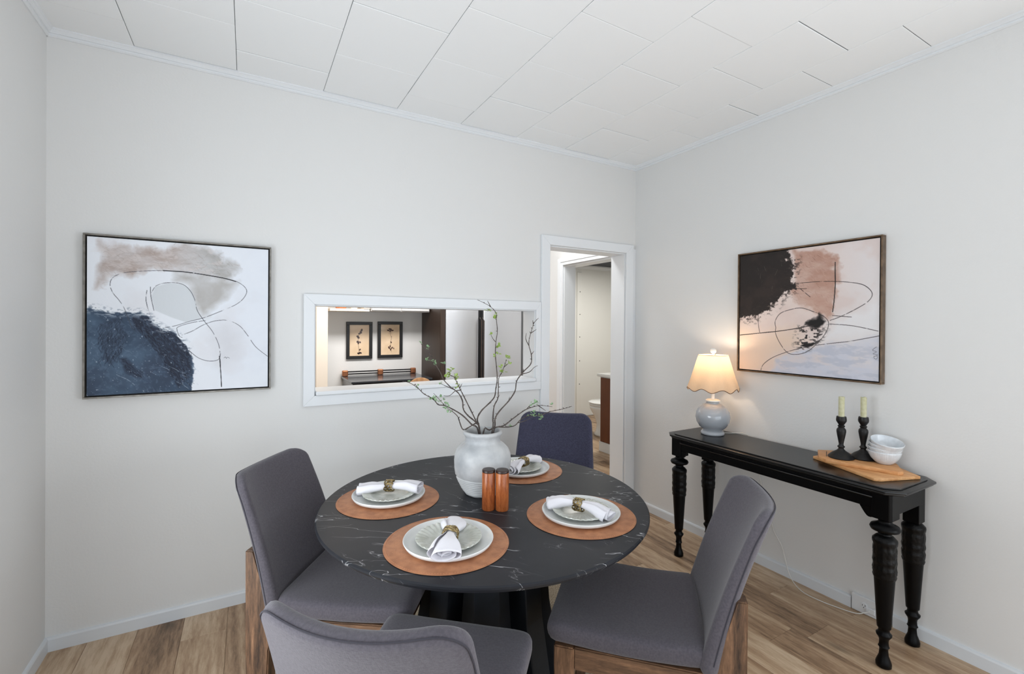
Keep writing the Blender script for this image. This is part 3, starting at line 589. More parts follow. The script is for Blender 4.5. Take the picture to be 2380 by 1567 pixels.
for x in (-0.355, 0.0, 0.355): obj('bracket', B(x-0.028, x+0.028, 0.215, 0.255, 0.9255, 0.984, 0.008, 2), M['copper'], t)
for x in (-0.33, 0.33):
    for y in (-0.22, 0.22): obj('foot', B(x-0.02, x+0.02, y-0.02, y+0.02, 0, 0.06), M['black'], t)
t = thing('tall_cabinet', 'tall cream kitchen cabinet at the left edge of the pass-through view', 'cabinet', (0.28, 4.78, 0))
obj('body', B(-0.36, 0.36, -0.16, 0.199, 0, 2.3, 0.003), M['cream'], t)
obj('door', B(-0.33, 0.255, -0.178, -0.161, 0.08, 2.25, 0.004), M['cream'], t)
obj('corner_stile', B(0.27, 0.372, -0.182, -0.161, 0.0, 2.3, 0.003), M['cream'], t)
t = thing('wall_shelf', 'short cream wall shelf above the botanical frames by the tall cabinet', 'shelf', (0.86, 4.98, 1.58))
obj('shelf_board', B(-0.18, 0.19, -0.30, -0.001, 0.0, 0.026, 0.003), M['cream'], t)
obj('end_panel', B(0.13, 0.195, -0.305, -0.001, 0.0265, 0.30, 0.003), M['cream'], t)
o = obj('clay_pot', lathe([(0, 0), (0.045, 0), (0.05, 0.01), (0.058, 0.10), (0.062, 0.12), (0.052, 0.12), (0.045, 0.02), (0, 0.015)], 24), M['terracotta'], smooth=True, angle=40, loc=(0.80, 4.80, 1.6061))
tag(o, 'orange clay pot on the cream wall shelf', 'pot')
o = obj('white_bowl', lathe([(0, 0), (0.03, 0), (0.035, 0.012), (0.06, 0.05), (0.075, 0.10), (0.07, 0.10), (0.055, 0.055), (0, 0.02)], 24, lambda a, i, r, z: (r*(1+0.03*math.cos(a*9)), z)), M['plate'], smooth=True, angle=50, loc=(0.925, 4.80, 1.6061))
tag(o, 'white bowl on the cream wall shelf beside the clay pot', 'bowl')
t = thing('upper_cabinet', 'pale upper kitchen cabinet right of the wall shelf, cut by the opening top', 'cabinet', (1.37, 4.83, 1.585))
obj('body', B(-0.305, 0.305, -0.13, 0.149, 0.0, 0.75, 0.003), M['wall'], t)
for s in (-1, 1): obj('door', B(min(s*0.004, s*0.298), max(s*0.004, s*0.298), -0.148, -0.131, 0.01, 0.74, 0.003), M['wall'], t)
# pressed flower frames
def botanical(loc, label, kind, w, h):
    t = thing('botanical_frame', label, 'picture frame', loc, 0, 'botanical frames above the range')
    bm = bmesh.new(); f = 0.032
    for a in ((-w/2, w/2, -0.022, 0, h-f, h), (-w/2, w/2, -0.022, 0, 0, f), (-w/2, -w/2+f, -0.022, 0, f, h-f), (w/2-f, w/2, -0.022, 0, f, h-f)): box(bm, *a, 0.002)
    obj('frame', bm, M['frame_black'], t)
    pp = obj('paper', B(-w/2+f, w/2-f, -0.010, -0.002, f, h-f), M['paper'], t)
    bm = bmesh.new(); y = -0.0112
    def disc(x, z, r, e=1.0, a=0.0):
        n = 9; c = bm.verts.new((x, y, z)); v = [bm.verts.new((x+(math.cos(q)*math.cos(a)*r-math.sin(q)*math.sin(a)*r*e), y, z+(math.cos(q)*math.sin(a)*r+math.sin(q)*math.cos(a)*r*e))) for q in [2*PI*i/n for i in range(n)]]
        for i in range(n): bm.faces.new((c, v[i], v[(i+1) % n]))
    rr = random.Random(kind)
    if kind == 1:
        st = [(0.0, 0.055), (-0.005, 0.10), (-0.012, 0.16), (-0.012, 0.22), (0.0, 0.27), (0.02, 0.31)]
        tube(bm, [(x, y, z) for x, z in st], 0.0016, 4, 2)
        for x, z, r in ((0.0, 0.06, 0.018), (0.015, 0.062, 0.012), (-0.012, 0.056, 0.012), (0.005, 0.095, 0.013), (-0.01, 0.168, 0.017), (-0.022, 0.178, 0.012), (0.008, 0.172, 0.012), (-0.012, 0.224, 0.018), (-0.02, 0.236, 0.012), (0.0, 0.262, 0.014), (0.014, 0.275, 0.015), (0.022, 0.298, 0.017)):
            disc(x, z, r, 0.6, rr.uniform(0, 3))
    else:
        st = [(0.012, 0.06), (0.004, 0.12), (0.008, 0.18), (0.012, 0.22), (0.0, 0.26), (0.0, 0.315)]
        tube(bm, [(x, y, z) for x, z in st], 0.0014, 4, 2)
        for x, z, r in ((0.0, 0.305, 0.02), (-0.022, 0.293, 0.014), (0.024, 0.292, 0.014), (0.0, 0.285, 0.013), (0.012, 0.225, 0.006), (0.01, 0.165, 0.012), (-0.012, 0.108, 0.016), (0.02, 0.105, 0.014), (0.038, 0.098, 0.01), (0.005, 0.088, 0.014), (0.0, 0.122, 0.012)):
            disc(x, z, r, 0.55, rr.uniform(0, 3))
        for s in (-1, 1): tube(bm, [(0.0, y, 0.27), (s*0.018, y, 0.262)], 0.001, 4, 1)
    obj('pressed_flower', bm, M['pressed'], t)
    bm = bmesh.new(); v = [bm.verts.new(p) for p in ((-w/2+f, -0.015, f), (w/2-f, -0.015, f), (w/2-f, -0.015, h-f), (-w/2+f, -0.015, h-f))]; bm.faces.new(v)
    obj('glass_pane', bm, M['glass'], t)
botanical((1.012, 4.979, 1.095), 'black framed pressed flower, left of the pair above the kitchen range', 1, 0.262, 0.385)
botanical((1.332, 4.979, 1.098), 'black framed pressed flower, right of the pair, nearer the dark panel', 2, 0.266, 0.387)
t = thing('kitchen_counter', 'kitchen counter below the pass-through, hidden behind the wall', 'counter', (1.05, 3.25, 0))
obj('body', B(-0.6, 0.6, -0.29, 0.27, 0.0, 0.87, 0.003), M['cream'], t)
obj('worktop', B(-0.62, 0.62, -0.298, 0.30, 0.871, 0.905, 0.004), M['range_top'], t)
bm = lathe([(0, -0.009), (0.097, -0.009), (0.10, -0.006), (0.10, 0.006), (0.097, 0.009), (0, 0.009)], 40)
o = obj('round_board', bm, M['board'], smooth=True, angle=40, loc=(1.005, 2.985, 1.006), rot=(PI/2-0.09, 0, 0))
tag(o, 'round wooden board whose top edge shows above the pass-through sill', 'cutting board')
# ------------------------------------------------------------------ rug
o = obj('round_rug', lathe([(0, 0.0003), (0.94, 0.0003), (0.95, 0.003), (0.94, 0.0065), (0, 0.007)], 96), M['rug'], smooth=True, angle=40, loc=(0.85, 1.696, 0))
tag(o, 'round beige woven jute rug under the dining table', 'rug')
# ------------------------------------------------------------------ dining table
RUG = 0.0072
t = thing('dining_table', 'round black marble dining table on a faceted black pedestal', 'table', (0.85, 1.696, RUG), 0.35)
H = 0.755-RUG
top = lathe([(0, H-0.026), (0.622, H-0.026), (0.636, H-0.021), (0.644, H-0.010), (0.644, H-0.004), (0.640, H), (0, H)], 128)
obj('tabletop', top, M['marble'], t, smooth=True, angle=25)
oct8 = lambda r, n=8, o=0: [(r*math.cos(2*PI*i/n+o), r*math.sin(2*PI*i/n+o)) for i in range(n)]
bm = bmesh.new(); poly_prism(bm, oct8(0.30, 24), H-0.046, H-0.027, 0.002)
obj('mounting_plate', bm, M['black_wood'], t)
obj('core', lathe([(0, 0.03), (0.215, 0.03), (0.15, H-0.047), (0, H-0.047)], 8), M['black_wood'], t)
bm = bmesh.new(); poly_prism(bm, oct8(0.33, 24), 0.0, 0.03, 0.004); obj('base_plate', bm, M['black_wood'], t)
def slat_bm():
    nb = bmesh.new(); v = []
    for z, r0, r1, w in ((0.031, 0.18, 0.318, 0.038), (0.35, 0.16, 0.258, 0.038), (H-0.047, 0.13, 0.232, 0.038)):
        v.append([nb.verts.new(p) for p in ((r0, -w, z), (r1, -w*1.25, z), (r1, w*1.25, z), (r0, w, z))])
    nb.faces.new(v[0][::-1]); nb.faces.new(v[-1])
    for A, D in zip(v[:-1], v[1:]):
        for i in range(4): nb.faces.new((A[i], A[(i+1) % 4], D[(i+1) % 4], D[i]))
    bmesh.ops.bevel(nb, geom=[e for e in nb.edges if abs(e.verts[0].co.z-e.verts[1].co.z) > 0.1], offset=0.004, segments=1, affect='EDGES'); return nb
s0 = obj('slat', slat_bm(), M['black_wood'], t)
for i in range(1, 8):
    s = s0.copy(); C.objects.link(s); s.rotation_euler = (0, 0, 2*PI*i/8)

# ------------------------------------------------------------------ upholstered chairs (front of the seat is +y)
def loft(rows, n=28, p=4.0):
    """rows: (center Vector, half width, half thickness, axisX Vector, axisN Vector, bend)"""
    bm = bmesh.new(); R = []
    for c, w, h, ax, an, bend in rows:
        ring = []
        for k in range(n):
            a = 2*PI*(k+0.5)/n; ca, sa = math.cos(a), math.sin(a)
            x = w*math.copysign(abs(ca)**(2/p), ca); y = h*math.copysign(abs(sa)**(2/(p*0.6)), sa)
            ring.append(bm.verts.new(c+ax*x+an*(y+bend*(x/0.23)**2)))
        R.append(ring)
    for A, D in zip(R[:-1], R[1:]):
        for k in range(n): bm.faces.new((A[k], A[(k+1) % n], D[(k+1) % n], D[k]))
    bm.faces.new(R[0][::-1]); bm.faces.new(R[-1]); return bm
X = Vector((1, 0, 0))
LEAN = math.radians(19)
LB = 0.531
def back_pt(sx, u, v):
    """sx -1..1 across, u 0..LB up the slanted back, v offset along its normal"""
    up = Vector((0, -math.sin(LEAN), math.cos(LEAN))); nn = Vector((0, math.cos(LEAN), math.sin(LEAN)))
    q = u/LB
    return Vector((sx*(0.250-0.030*q), -0.232, 0.405))+up*u+nn*(v+0.012*math.sin(PI*min(1, max(0, q)))-0.004*q+0.056*(0.35+0.65*q)*(sx*sx-0.50))
def back_cut(sx, r):
    d = (1-abs(sx))*0.235
    return r-math.sqrt(max(0, r*r-(r-d)**2)) if d < r else 0.0
def backrest_bm():
    bm = bmesh.new(); S = sorted(set([0, 0.12, 0.25, 0.38, 0.5, 0.6, 0.68, 0.75, 0.81, 0.86, 0.9, 0.93, 0.955, 0.975, 0.99, 1.0])); S = [-x for x in S[::-1]]+S[1:]; rings = []
    for sx in S:
        lo, hi = back_cut(sx, 0.035), LB-back_cut(sx, 0.075); d = (1-abs(sx))*0.235
        hh = 0.0255*(max(0.15, math.sqrt(max(0, 1-(1-d/0.024)**2))) if d < 0.024 else 1)
        pts = []; n = 14; m = 6
        def th(u): return hh*(1.1-0.32*u/LB)
        for i in range(m+1):
            a = PI*i/m; h = th(lo); pts.append((lo+h*(1-math.sin(a)), -h*math.cos(a)))       # round the bottom, back to front
        for i in range(1, n): u = lo+th(lo)+(hi-th(hi)-lo-th(lo))*i/n; pts.append((u, th(u)))
        for i in range(m+1):
            a = PI*i/m; h = th(hi); pts.append((hi-h*(1-math.sin(a)), h*math.cos(a)))
        for i in range(1, n): u = hi-th(hi)-(hi-th(hi)-lo-th(lo))*i/n; pts.append((u, -th(u)))
        rings.append([bm.verts.new(back_pt(sx, u, v)) for u, v in pts])
    for A, D in zip(rings[:-1], rings[1:]):
        k = len(A)
        for i in range(k): bm.faces.new((A[i], A[(i+1) % k], D[(i+1) % k], D[i]))
    for R_ in (rings[0][::-1], rings[-1]): bm.faces.new(R_)
    return bm
def seat_rows():
    rows = []; Lh = 0.50
    for t in [0, 0.006, 0.02, 0.05, 0.1, 0.2, 0.35, 0.5, 0.65, 0.8, 0.88, 0.93, 0.965, 0.985, 0.996, 1.0]:
        w = 0.234+0.012*t; d, d2 = (1-t)*Lh, t*Lh; r = 0.045
        if d < r: w -= r-math.sqrt(max(0, r*r-(r-d)**2))
        if d2 < 0.03: w -= 0.03-math.sqrt(max(0, 0.03**2-(0.03-d2)**2))
        h = 0.040; q = min(d, d2)
        if q < 0.03: h *= max(0.15, math.sqrt(max(0, 1-(1-q/0.03)**2)))
        rows.append((Vector((0, -0.235+t*Lh, 0.452-0.010*math.sin(PI*min(1, t*1.1))-0.01*max(0, t-0.8)*5*(t-0.8))), w, h, X, Vector((0, 0, 1)), 0.006))
    return rows
def leg_prism(pts, x0, x1, bev=0.004):
    """pts in (y,z), extruded in x"""
    nb = bmesh.new(); a = [nb.verts.new((x0, y, z)) for y, z in pts]; b = [nb.verts.new((x1, y, z)) for y, z in pts]; n = len(pts)
    nb.faces.new(a); nb.faces.new(b[::-1])
    for i in range(n): nb.faces.new((a[i], b[i], b[(i+1) % n], a[(i+1) % n]))
    bmesh.ops.recalc_face_normals(nb, faces=nb.faces[:]); bmesh.ops.bevel(nb, geom=nb.edges[:], offset=bev, segments=2, affect='EDGES'); return nb
def make_chair(label, loc, rz, fab):
    t = thing('dining_chair', label, 'chair', loc, rz, 'upholstered chairs around the round table')
    st = obj('seat', loft(seat_rows(), 36, 7), fab, t, smooth=True)
    bk = obj('backrest', backrest_bm(), fab, t, smooth=True)
    pts = []       # piping seam along the back edge: up one side, across the top, down the other
    for u in (0.05, 0.12, 0.2, 0.28, 0.36, 0.43): pts.append(back_pt(-0.995, u, -0.010))
    for sx in (-0.985, -0.95, -0.9, -0.83, -0.75, -0.6, -0.4, -0.2, 0, 0.2, 0.4, 0.6, 0.75, 0.83, 0.9, 0.95, 0.985): pts.append(back_pt(sx, LB-back_cut(sx, 0.075)-0.0025, -0.0135))
    for u in (0.43, 0.36, 0.28, 0.2, 0.12, 0.05): pts.append(back_pt(0.995, u, -0.010))
    bm = bmesh.new(); tube(bm, pts, 0.0020, 5, 2); obj('piping', bm, M['piping'], bk)
    for s in (-1, 1):
        x0, x1 = (0.178, 0.232) if s > 0 else (-0.232, -0.178)
        obj('leg', leg_prism([(-0.262, 0.0), (-0.328, 0.0), (-0.336, 0.30), (-0.337, 0.650), (-0.306, 0.650), (-0.238, 0.42), (-0.222, 0.40), (-0.248, 0.30)], x0, x1), M['chair_wood'], t)
        x0, x1 = (0.180, 0.226) if s > 0 else (-0.226, -0.180)
        obj('leg', leg_prism([(0.190, 0.0), (0.225, 0.0), (0.238, 0.345), (0.238, 0.408), (0.172, 0.408), (0.172, 0.345)], x0, x1), M['chair_wood'], t)
        x0, x1 = (0.188, 0.222) if s > 0 else (-0.222, -0.188)
        obj('apron', leg_prism([(-0.226, 0.335), (0.173, 0.335), (0.173, 0.409), (-0.226, 0.409)], x0, x1), M['chair_rail'], t)
    obj('apron', B(-0.179, 0.179, 0.195, 0.225, 0.340, 0.409, 0.004, 2), M['chair_wood_h'], t)
    obj('apron', B(-0.179, 0.179, -0.285, -0.255, 0.335, 0.400, 0.004, 2), M['chair_wood_h'], t)
    return t
M['chair_rail'] = wood_mat('weathered_chair_side_rail', [(158, 120, 90), (124, 92, 68), (92, 68, 50), (50, 36, 28)], 1, 1.6, 0.55, knots=0.5)
def ang(f): return math.atan2(-f[0], f[1])
make_chair('grey upholstered chair at the left side of the table, against the back wall side', (0.405, 1.887, RUG), ang((0.82, -0.57)), M['fabric'])
make_chair('grey upholstered chair at the right of the table, in front of the console', (1.205, 1.230, RUG), ang((-0.69, 0.72)), M['fabric'])
make_chair('grey upholstered chair nearest the camera, seen from behind', (0.440, 1.205, RUG), ang((0.66, 0.75)), M['fabric'])
make_chair('blue-grey upholstered chair behind the table in front of the doorway', (1.425, 2.10, RUG), ang((-0.67, -0.74)), M['fabric_blue'])

# ------------------------------------------------------------------ place settings
TZ = 0.7552
def flute(n, amp, i0, i1):
    return lambda a, i, r, z: (r, z+(amp*(0.5+0.5*math.cos(a*n)) if i0 <= i <= i1 else 0))
NAP = {}
def napkin_mesh(seed, tail):
    rnd = random.Random(seed); bm = bmesh.new(); rows = []; ns, nt = 26, 96; turns = 3.15
    ph = [rnd.uniform(0, 6.28) for _ in range(5)]
    for i in range(ns+1):
        s = -1+2*i/ns; ring = []
        sp = abs(s)
        flare = 0.019+0.030*smoothstep(0.08, 1.0, sp)**0.8*(1.0 if s < 0 else tail)
        hh = 0.0155+0.010*smoothstep(0.05, 0.8, sp)
        for k in range(nt+1):
            th = k/nt; a = th*turns*2*PI; r = 0.16+0.84*th
            if k > nt-8: r += 0.012*(k-nt+8)/8
            wr = 1+0.030*math.sin(3*a+ph[0]+4*s)+0.018*math.sin(7*a+ph[1]-6*s)*sp
            ext = 1+0.10*math.sin(a/turns*1.3+ph[2])*sp+0.05*math.sin(a+ph[3])
            x = flare*r*math.cos(a)*wr; z = hh*r*math.sin(a)*wr
            y = s*0.118*ext
            z += 0.006*math.sin(2.2*s+ph[4])-0.010*smoothstep(0.5, 1, sp)
            ring.append(bm.verts.new((x, y, z)))
        rows.append(ring)
    for A, D in zip(rows[:-1], rows[1:]):
        for k in range(nt): bm.faces.new((A[k], A[k+1], D[k+1], D[k]))
    return bm
def setting(cx, cy, px, py, nx, ny, nang, tail, seed, who, group_sfx=''):
    o = obj('placemat', lathe([(0, 0.0), (0.199, 0.0), (0.2015, 0.0015), (0.199, 0.003), (0, 0.003)], 96), M['leather'], smooth=True, angle=40)
    t = thing('placemat', 'round tan leather placemat '+who, 'placemat', (cx, cy, TZ), 0, 'leather placemats on the table')
    o.name = 'mat'; o.parent = t
    bm = bmesh.new(); N = 150
    for k in range(N):
        a = 2*PI*k/N; p0 = Vector((0.1945*math.cos(a), 0.1945*math.sin(a), 0.0032)); a2 = a+2*PI/N*0.6; p1_ = Vector((0.1945*math.cos(a2), 0.1945*math.sin(a2), 0.0032)); tube(bm, [p0, p1_], 0.0007, 3, 1)
    s_ = obj('stitching', bm, M['stitch'], t); s_['kind'] = 'stuff'
    z = TZ+0.0034
    o = obj('dinner_plate', lathe([(0, 0.0), (0.110, 0.0), (0.126, 0.004), (0.139, 0.010), (0.1445, 0.020), (0.143, 0.0225), (0.1395, 0.0215), (0.134, 0.0125), (0.122, 0.0075), (0, 0.0065)], 96), M['plate'], smooth=True, angle=60, loc=(px, py, z))
    tag(o, 'large white dinner plate '+who, 'plate', 'dinner plates on the placemats')
    z2 = z+0.0072
    def fl(a, i, r, zz):
        c = 0.5+0.5*math.cos(a*32)
        if i in (3, 4, 5): return r*(1+0.006*c), zz+0.0018*c
        if i in (7, 8, 9): return r, zz+(0.0026 if i == 9 else 0.0034)*c
        return r, zz
    o = obj('salad_plate', lathe([(0, 0.0), (0.058, 0.0), (0.062, 0.002), (0.078, 0.007), (0.096, 0.011), (0.1055, 0.0135), (0.106, 0.0150), (0.1045, 0.0155), (0.094, 0.0135), (0.076, 0.0095), (0.066, 0.0050), (0.0, 0.0042)], 224, fl), M['sage'], smooth=True, angle=60, loc=(px+0.002, py+0.003, z2))
    tag(o, 'small sage-grey ribbed plate '+who, 'plate', 'ribbed salad plates')
    zn = z2+0.0350
    nb = obj('napkin', napkin_mesh(seed, tail), M['linen'], smooth=True, loc=(nx, ny, zn), rot=(0, 0, nang))
    so = nb.modifiers.new('s', 'SOLIDIFY'); so.thickness = 0.0013
    tag(nb, 'rolled white napkin '+who, 'napkin', 'rolled napkins')
    bm = bmesh.new(); rr = random.Random(seed+5)
    for j in range(6):
        off = -0.014+0.0056*j
        pts = []
        for k in range(25):
            a = 2*PI*k/24; pts.append((0.0250*math.cos(a), off+0.0035*math.sin(5*a+j*2.1), 0.0215*math.sin(a)))
        tube(bm, pts, 0.0024, 5, 1, 0.5)
    for j in range(14):
        a = 2*PI*j/14+rr.uniform(-.1, .1); a2 = a+rr.uniform(-0.4, 0.4)
        tube(bm, [(0.0245*math.cos(a), -0.016, 0.0215*math.sin(a)), (0.0252*math.cos((a+a2)/2), 0, 0.0222*math.sin((a+a2)/2)), (0.0245*math.cos(a2), 0.016, 0.0215*math.sin(a2))], 0.002, 5, 1)
    rg = obj('napkin_ring', bm, M['gold'], smooth=True, loc=(nx, ny, zn), rot=(0, 0, nang))
    tag(rg, 'woven gold napkin ring '+who, 'napkin ring', 'gold napkin rings')
setting(0.566, 1.408, 0.566, 1.394, 0.560, 1.365, ang((0.126, 0.225))+PI, 1.25, 4, 'at the setting nearest the camera')
setting(0.500, 1.872, 0.503, 1.880, 0.510, 1.897, ang((0.21, -0.125)), 0.8, 9, 'at the left setting')
setting(1.084, 1.372, 1.080, 1.366, 1.068, 1.362, ang((0.112, -0.2)), 0.8, 14, 'at the right setting')
setting(1.160, 1.938, 1.150, 1.930, 1.165, 1.920, ang((0.185, 0.084)), 0.7, 21, 'at the far setting behind vase')

# salt and pepper mills
for (x, y, lab) in ((0.808, 1.588, 'left of the two touching burl wood shakers by the vase'), (0.851, 1.558, 'right of the two touching burl wood shakers by the vase')):
    t = thing('shaker', lab, 'shaker', (x, y, TZ), random.uniform(0, 3), 'wooden shakers')
    obj('body', lathe([(0, 0), (0.0235, 0), (0.0255, 0.003), (0.0255, 0.141), (0.0245, 0.143), (0, 0.143)], 40), M['burl'], t, smooth=True, angle=40)
    obj('cap', lathe([(0, 0.1432), (0.0235, 0.1432), (0.0255, 0.1447), (0.0255, 0.151), (0.023, 0.154), (0, 0.1545)], 40), M['dark_cap'], t, smooth=True, angle=40)

# ------------------------------------------------------------------ vase and branches
prof = [(0, 0.0), (0.068, 0.0), (0.074, 0.004)]
for k in range(8):
    z = 0.008+k*0.0086; r = 0.0755+0.035*(k/8)**0.75
    prof += [(r+0.0022, z+0.002), (r+0.0028, z+0.0045), (r-0.0004, z+0.0085)]
prof += [(0.1130, 0.086), (0.1170, 0.110), (0.1185, 0.140), (0.116, 0.165), (0.107, 0.188), (0.091, 0.205), (0.078, 0.213), (0.0735, 0.219), (0.0735, 0.236), (0.0765, 0.243), (0.0815, 0.248), (0.0825, 0.255), (0.080, 0.261),
         (0.0745, 0.263), (0.070, 0.259), (0.068, 0.245), (0.067, 0.215), (0.085, 0.200), (0.106, 0.165), (0.108, 0.135), (0.100, 0.09), (0.068, 0.012), (0, 0.010)]
def dent(a, i, r, z):
    k = 0.0035*mnoise.noise(Vector((math.cos(a)*2.0, math.sin(a)*2.0, z*14+5)))+0.0012*mnoise.noise(Vector((math.cos(a)*9, math.sin(a)*9, z*60)))
    dd = abs((a-5.0+PI) % (2*PI)-PI)
    k -= 0.0035*math.exp(-(dd/0.35)**2)*math.exp(-((z-0.185)/0.03)**2)
    k += 0.002*math.exp(-(dd/0.03)**2)*(1 if 0.19 < z < 0.25 else 0)
    return (r+k if r > 0.03 else r), z
VX, VY = 0.866, 1.760
o = obj('pottery_vase', lathe(prof, 72, dent), M['vase'], smooth=True, angle=70, loc=(VX, VY, TZ))
tag(o, 'whitewashed round pottery vase with ribbed base holding bare branches', 'vase')
def leaf_mesh(m, nm):
    bm = bmesh.new(); v = [bm.verts.new(p) for p in ((0, 0, 0), (0.0035, 0.0025, 0.0006), (0.0046, 0.0065, 0.0012), (0, 0.0125, 0.0002), (-0.0046, 0.0065, 0.0012), (-0.0035, 0.0025, 0.0006), (0, 0.006, -0.0012))]
    for i in range(6): bm.faces.new((v[6], v[i], v[(i+1) % 6]))
    o = obj(nm, bm, m); me = o.data; bpy.data.objects.remove(o); return me
LM = [leaf_mesh(M['leaf'], 'leaf'), leaf_mesh(M['leaf2'], 'leaf')]
BL = ['short drooping leafy branch bending low out of the vase to the left', 'longest low branch reaching far left over the pass-through sill', 'tall left branch with pale tips in front of the dark kitchen panel', 'left branch with bright leaf pairs in front of the steel fridge',
      'tallest branch rising in the middle and hooking left at its tip', 'short upright branch with green tip right of the tallest one', 'tall bare right-hand branch with forked twigs at the window edge', 'long low branch reaching right past the blue chair', 'forked low branch on the right just above the lowest one']
for bi, (main, twigs, leaves) in enumerate(BRANCHES):
    rnd = random.Random(bi+3)
    t = thing('branch', BL[bi], 'branch', (VX, VY, TZ), 0, 'branches in the vase')
    bm = bmesh.new(); tube(bm, main, lambda u: 0.0026*(1-u)+0.0009, 6, 4, 0.25)
    P = spline(main, 4)
    for k in range(6, len(P)-2, 2):     # buds and thorns
        if rnd.random() < 0.75:
            d = Vector((rnd.uniform(-1, 1), rnd.uniform(-1, 1), rnd.uniform(0, 1))).normalized()*rnd.uniform(0.005, 0.010)
            tube(bm, [P[k], P[k]+d], lambda u: 0.0018*(1-u)+0.0006, 4, 1)
    obj('stem', bm, M['bark'], t, smooth=True)
    for tw_ in twigs:
        q = Vector(tw_[0]); near = min(P, key=lambda p: (p-q).length)
        bm = bmesh.new(); tube(bm, [near]+[Vector(p) for p in tw_[1:]] if (near-q).length < 0.03 else [Vector(p) for p in tw_], lambda u: 0.0013*(1-u)+0.0008, 5, 3, 0.2)
        obj('twig', bm, M['bark'], t, smooth=True)
    for p in leaves:
        for j in range(3):
            lo = bpy.data.objects.new('leaf', LM[0 if bi in (3, 4, 5) else 1]); C.objects.link(lo); lo.parent = t
            lo.location = Vector(p)+Vector((rnd.uniform(-1, 1), rnd.uniform(-1, 1), rnd.uniform(-1, 1)))*0.0045
            lo.rotation_euler = (rnd.uniform(-0.3, 1.4), rnd.uniform(-0.6, 0.6), rnd.uniform(0, 6.28)); s = rnd.uniform(0.75, 1.25)*(1.2 if bi in (3, 4, 5) else 1.0); lo.scale = (s, s, s)
# ------------------------------------------------------------------ console table
CZ = 0.78
cx0, cx1, cy0, cy1 = 2.325, 2.742, 0.852, 2.112
t = thing('console_table', 'black carved-leg console table against the right wall', 'console table', ((cx0+cx1)/2, (cy0+cy1)/2, 0))
hx, hy = (cx1-cx0)/2, (cy1-cy0)/2
def clip_rect(i, c): a, b = hx-i, hy-i; return [(-a+c, -b), (a-c, -b), (a, -b+c), (a, b-c), (a-c, b), (-a+c, b), (-a, b-c), (-a, -b+c)]
bm = bmesh.new()
poly_prism(bm, clip_rect(0.030, 0.045), CZ-0.007, CZ, 0.002)
poly_prism(bm, clip_rect(0.004, 0.055), CZ-0.017, CZ-0.0065, 0.003, 2)
poly_prism(bm, clip_rect(0.012, 0.052), CZ-0.026, CZ-0.0165, 0.004, 2)
obj('tabletop', bm, M['console'], t, smooth=True, angle=35)
bm = bmesh.new()
ax_, ay_ = hx-0.034, hy-0.045
for a in ((-ax_, -ax_+0.018, -ay_+0.07, ay_-0.07), (ax_-0.018, ax_, -ay_+0.07, ay_-0.07)): box(bm, a[0], a[1], a[2], a[3], CZ-0.100, CZ-0.0265, 0.002)
for a in ((-ax_+0.07, ax_-0.03, -ay_, -ay_+0.018), (-ax_+0.07, ax_-0.03, ay_-0.018, ay_)): box(bm, a[0], a[1], a[2], a[3], CZ-0.118, CZ-0.0265, 0.002)
obj('apron', bm, M['leg_black'], t)
bm = bmesh.new()   # half-round moulding along the apron
for s in (-1, 1): tube(bm, [(s*(ax_+0.002), -ay_+0.07, CZ-0.052), (s*(ax_+0.002), ay_-0.07, CZ-0.052)], 0.005, 8, 1)
obj('moulding', bm, M['console'], t, smooth=True)
lx, ly = hx-0.068, hy-0.082
prof = [(0, 0.0), (0.022, 0.0), (0.028, 0.004), (0.0285, 0.018), (0.024, 0.032), (0.0175, 0.050), (0.0155, 0.072), (0.0165, 0.082), (0.0205, 0.087), (0.0175, 0.094), (0.0165, 0.110), (0.0185, 0.122), (0.0275, 0.136), (0.0285, 0.143), (0.0205, 0.151), (0.0195, 0.166), (0.0250, 0.170)]
plain = [(0.0255, 0.178), (0.0375, 0.385)]
carved = [(0.0395, 0.3851), (0.0425, 0.395), (0.0405, 0.402), (0.0425, 0.41)]+[(0.042+0.001*math.sin(k), 0.41+0.0065*k) for k in range(1, 19)]+[(0.0435, 0.534), (0.0450, 0.545), (0.0440, 0.552), (0.0350, 0.562), (0.0300, 0.567), (0.0250, 0.570)]
disc = [(0.0250, 0.5701), (0.0230, 0.576), (0.0300, 0.582), (0.0500, 0.590), (0.0545, 0.600), (0.0500, 0.610), (0.0320, 0.619), (0.0240, 0.626), (0.0250, 0.634), (0.0300, 0.640), (0, 0.6401)]
def carvefn(a, i, r, z):
    if r < 0.01: return r, z
    if 0.405 < z < 0.535:
        k = 0.0011*math.sin(6*a+z*110)*math.sin(6*a-z*110)+0.0006*math.sin(14*a+3*math.sin(z*200))+0.0006*mnoise.noise(Vector((math.cos(a)*3, math.sin(a)*3, z*60)))
        return r+k, z
    return r, z
def flutefn(a, i, r, z): return r, z
leg_b = lathe(prof+plain, 32); me_leg = None
first = None
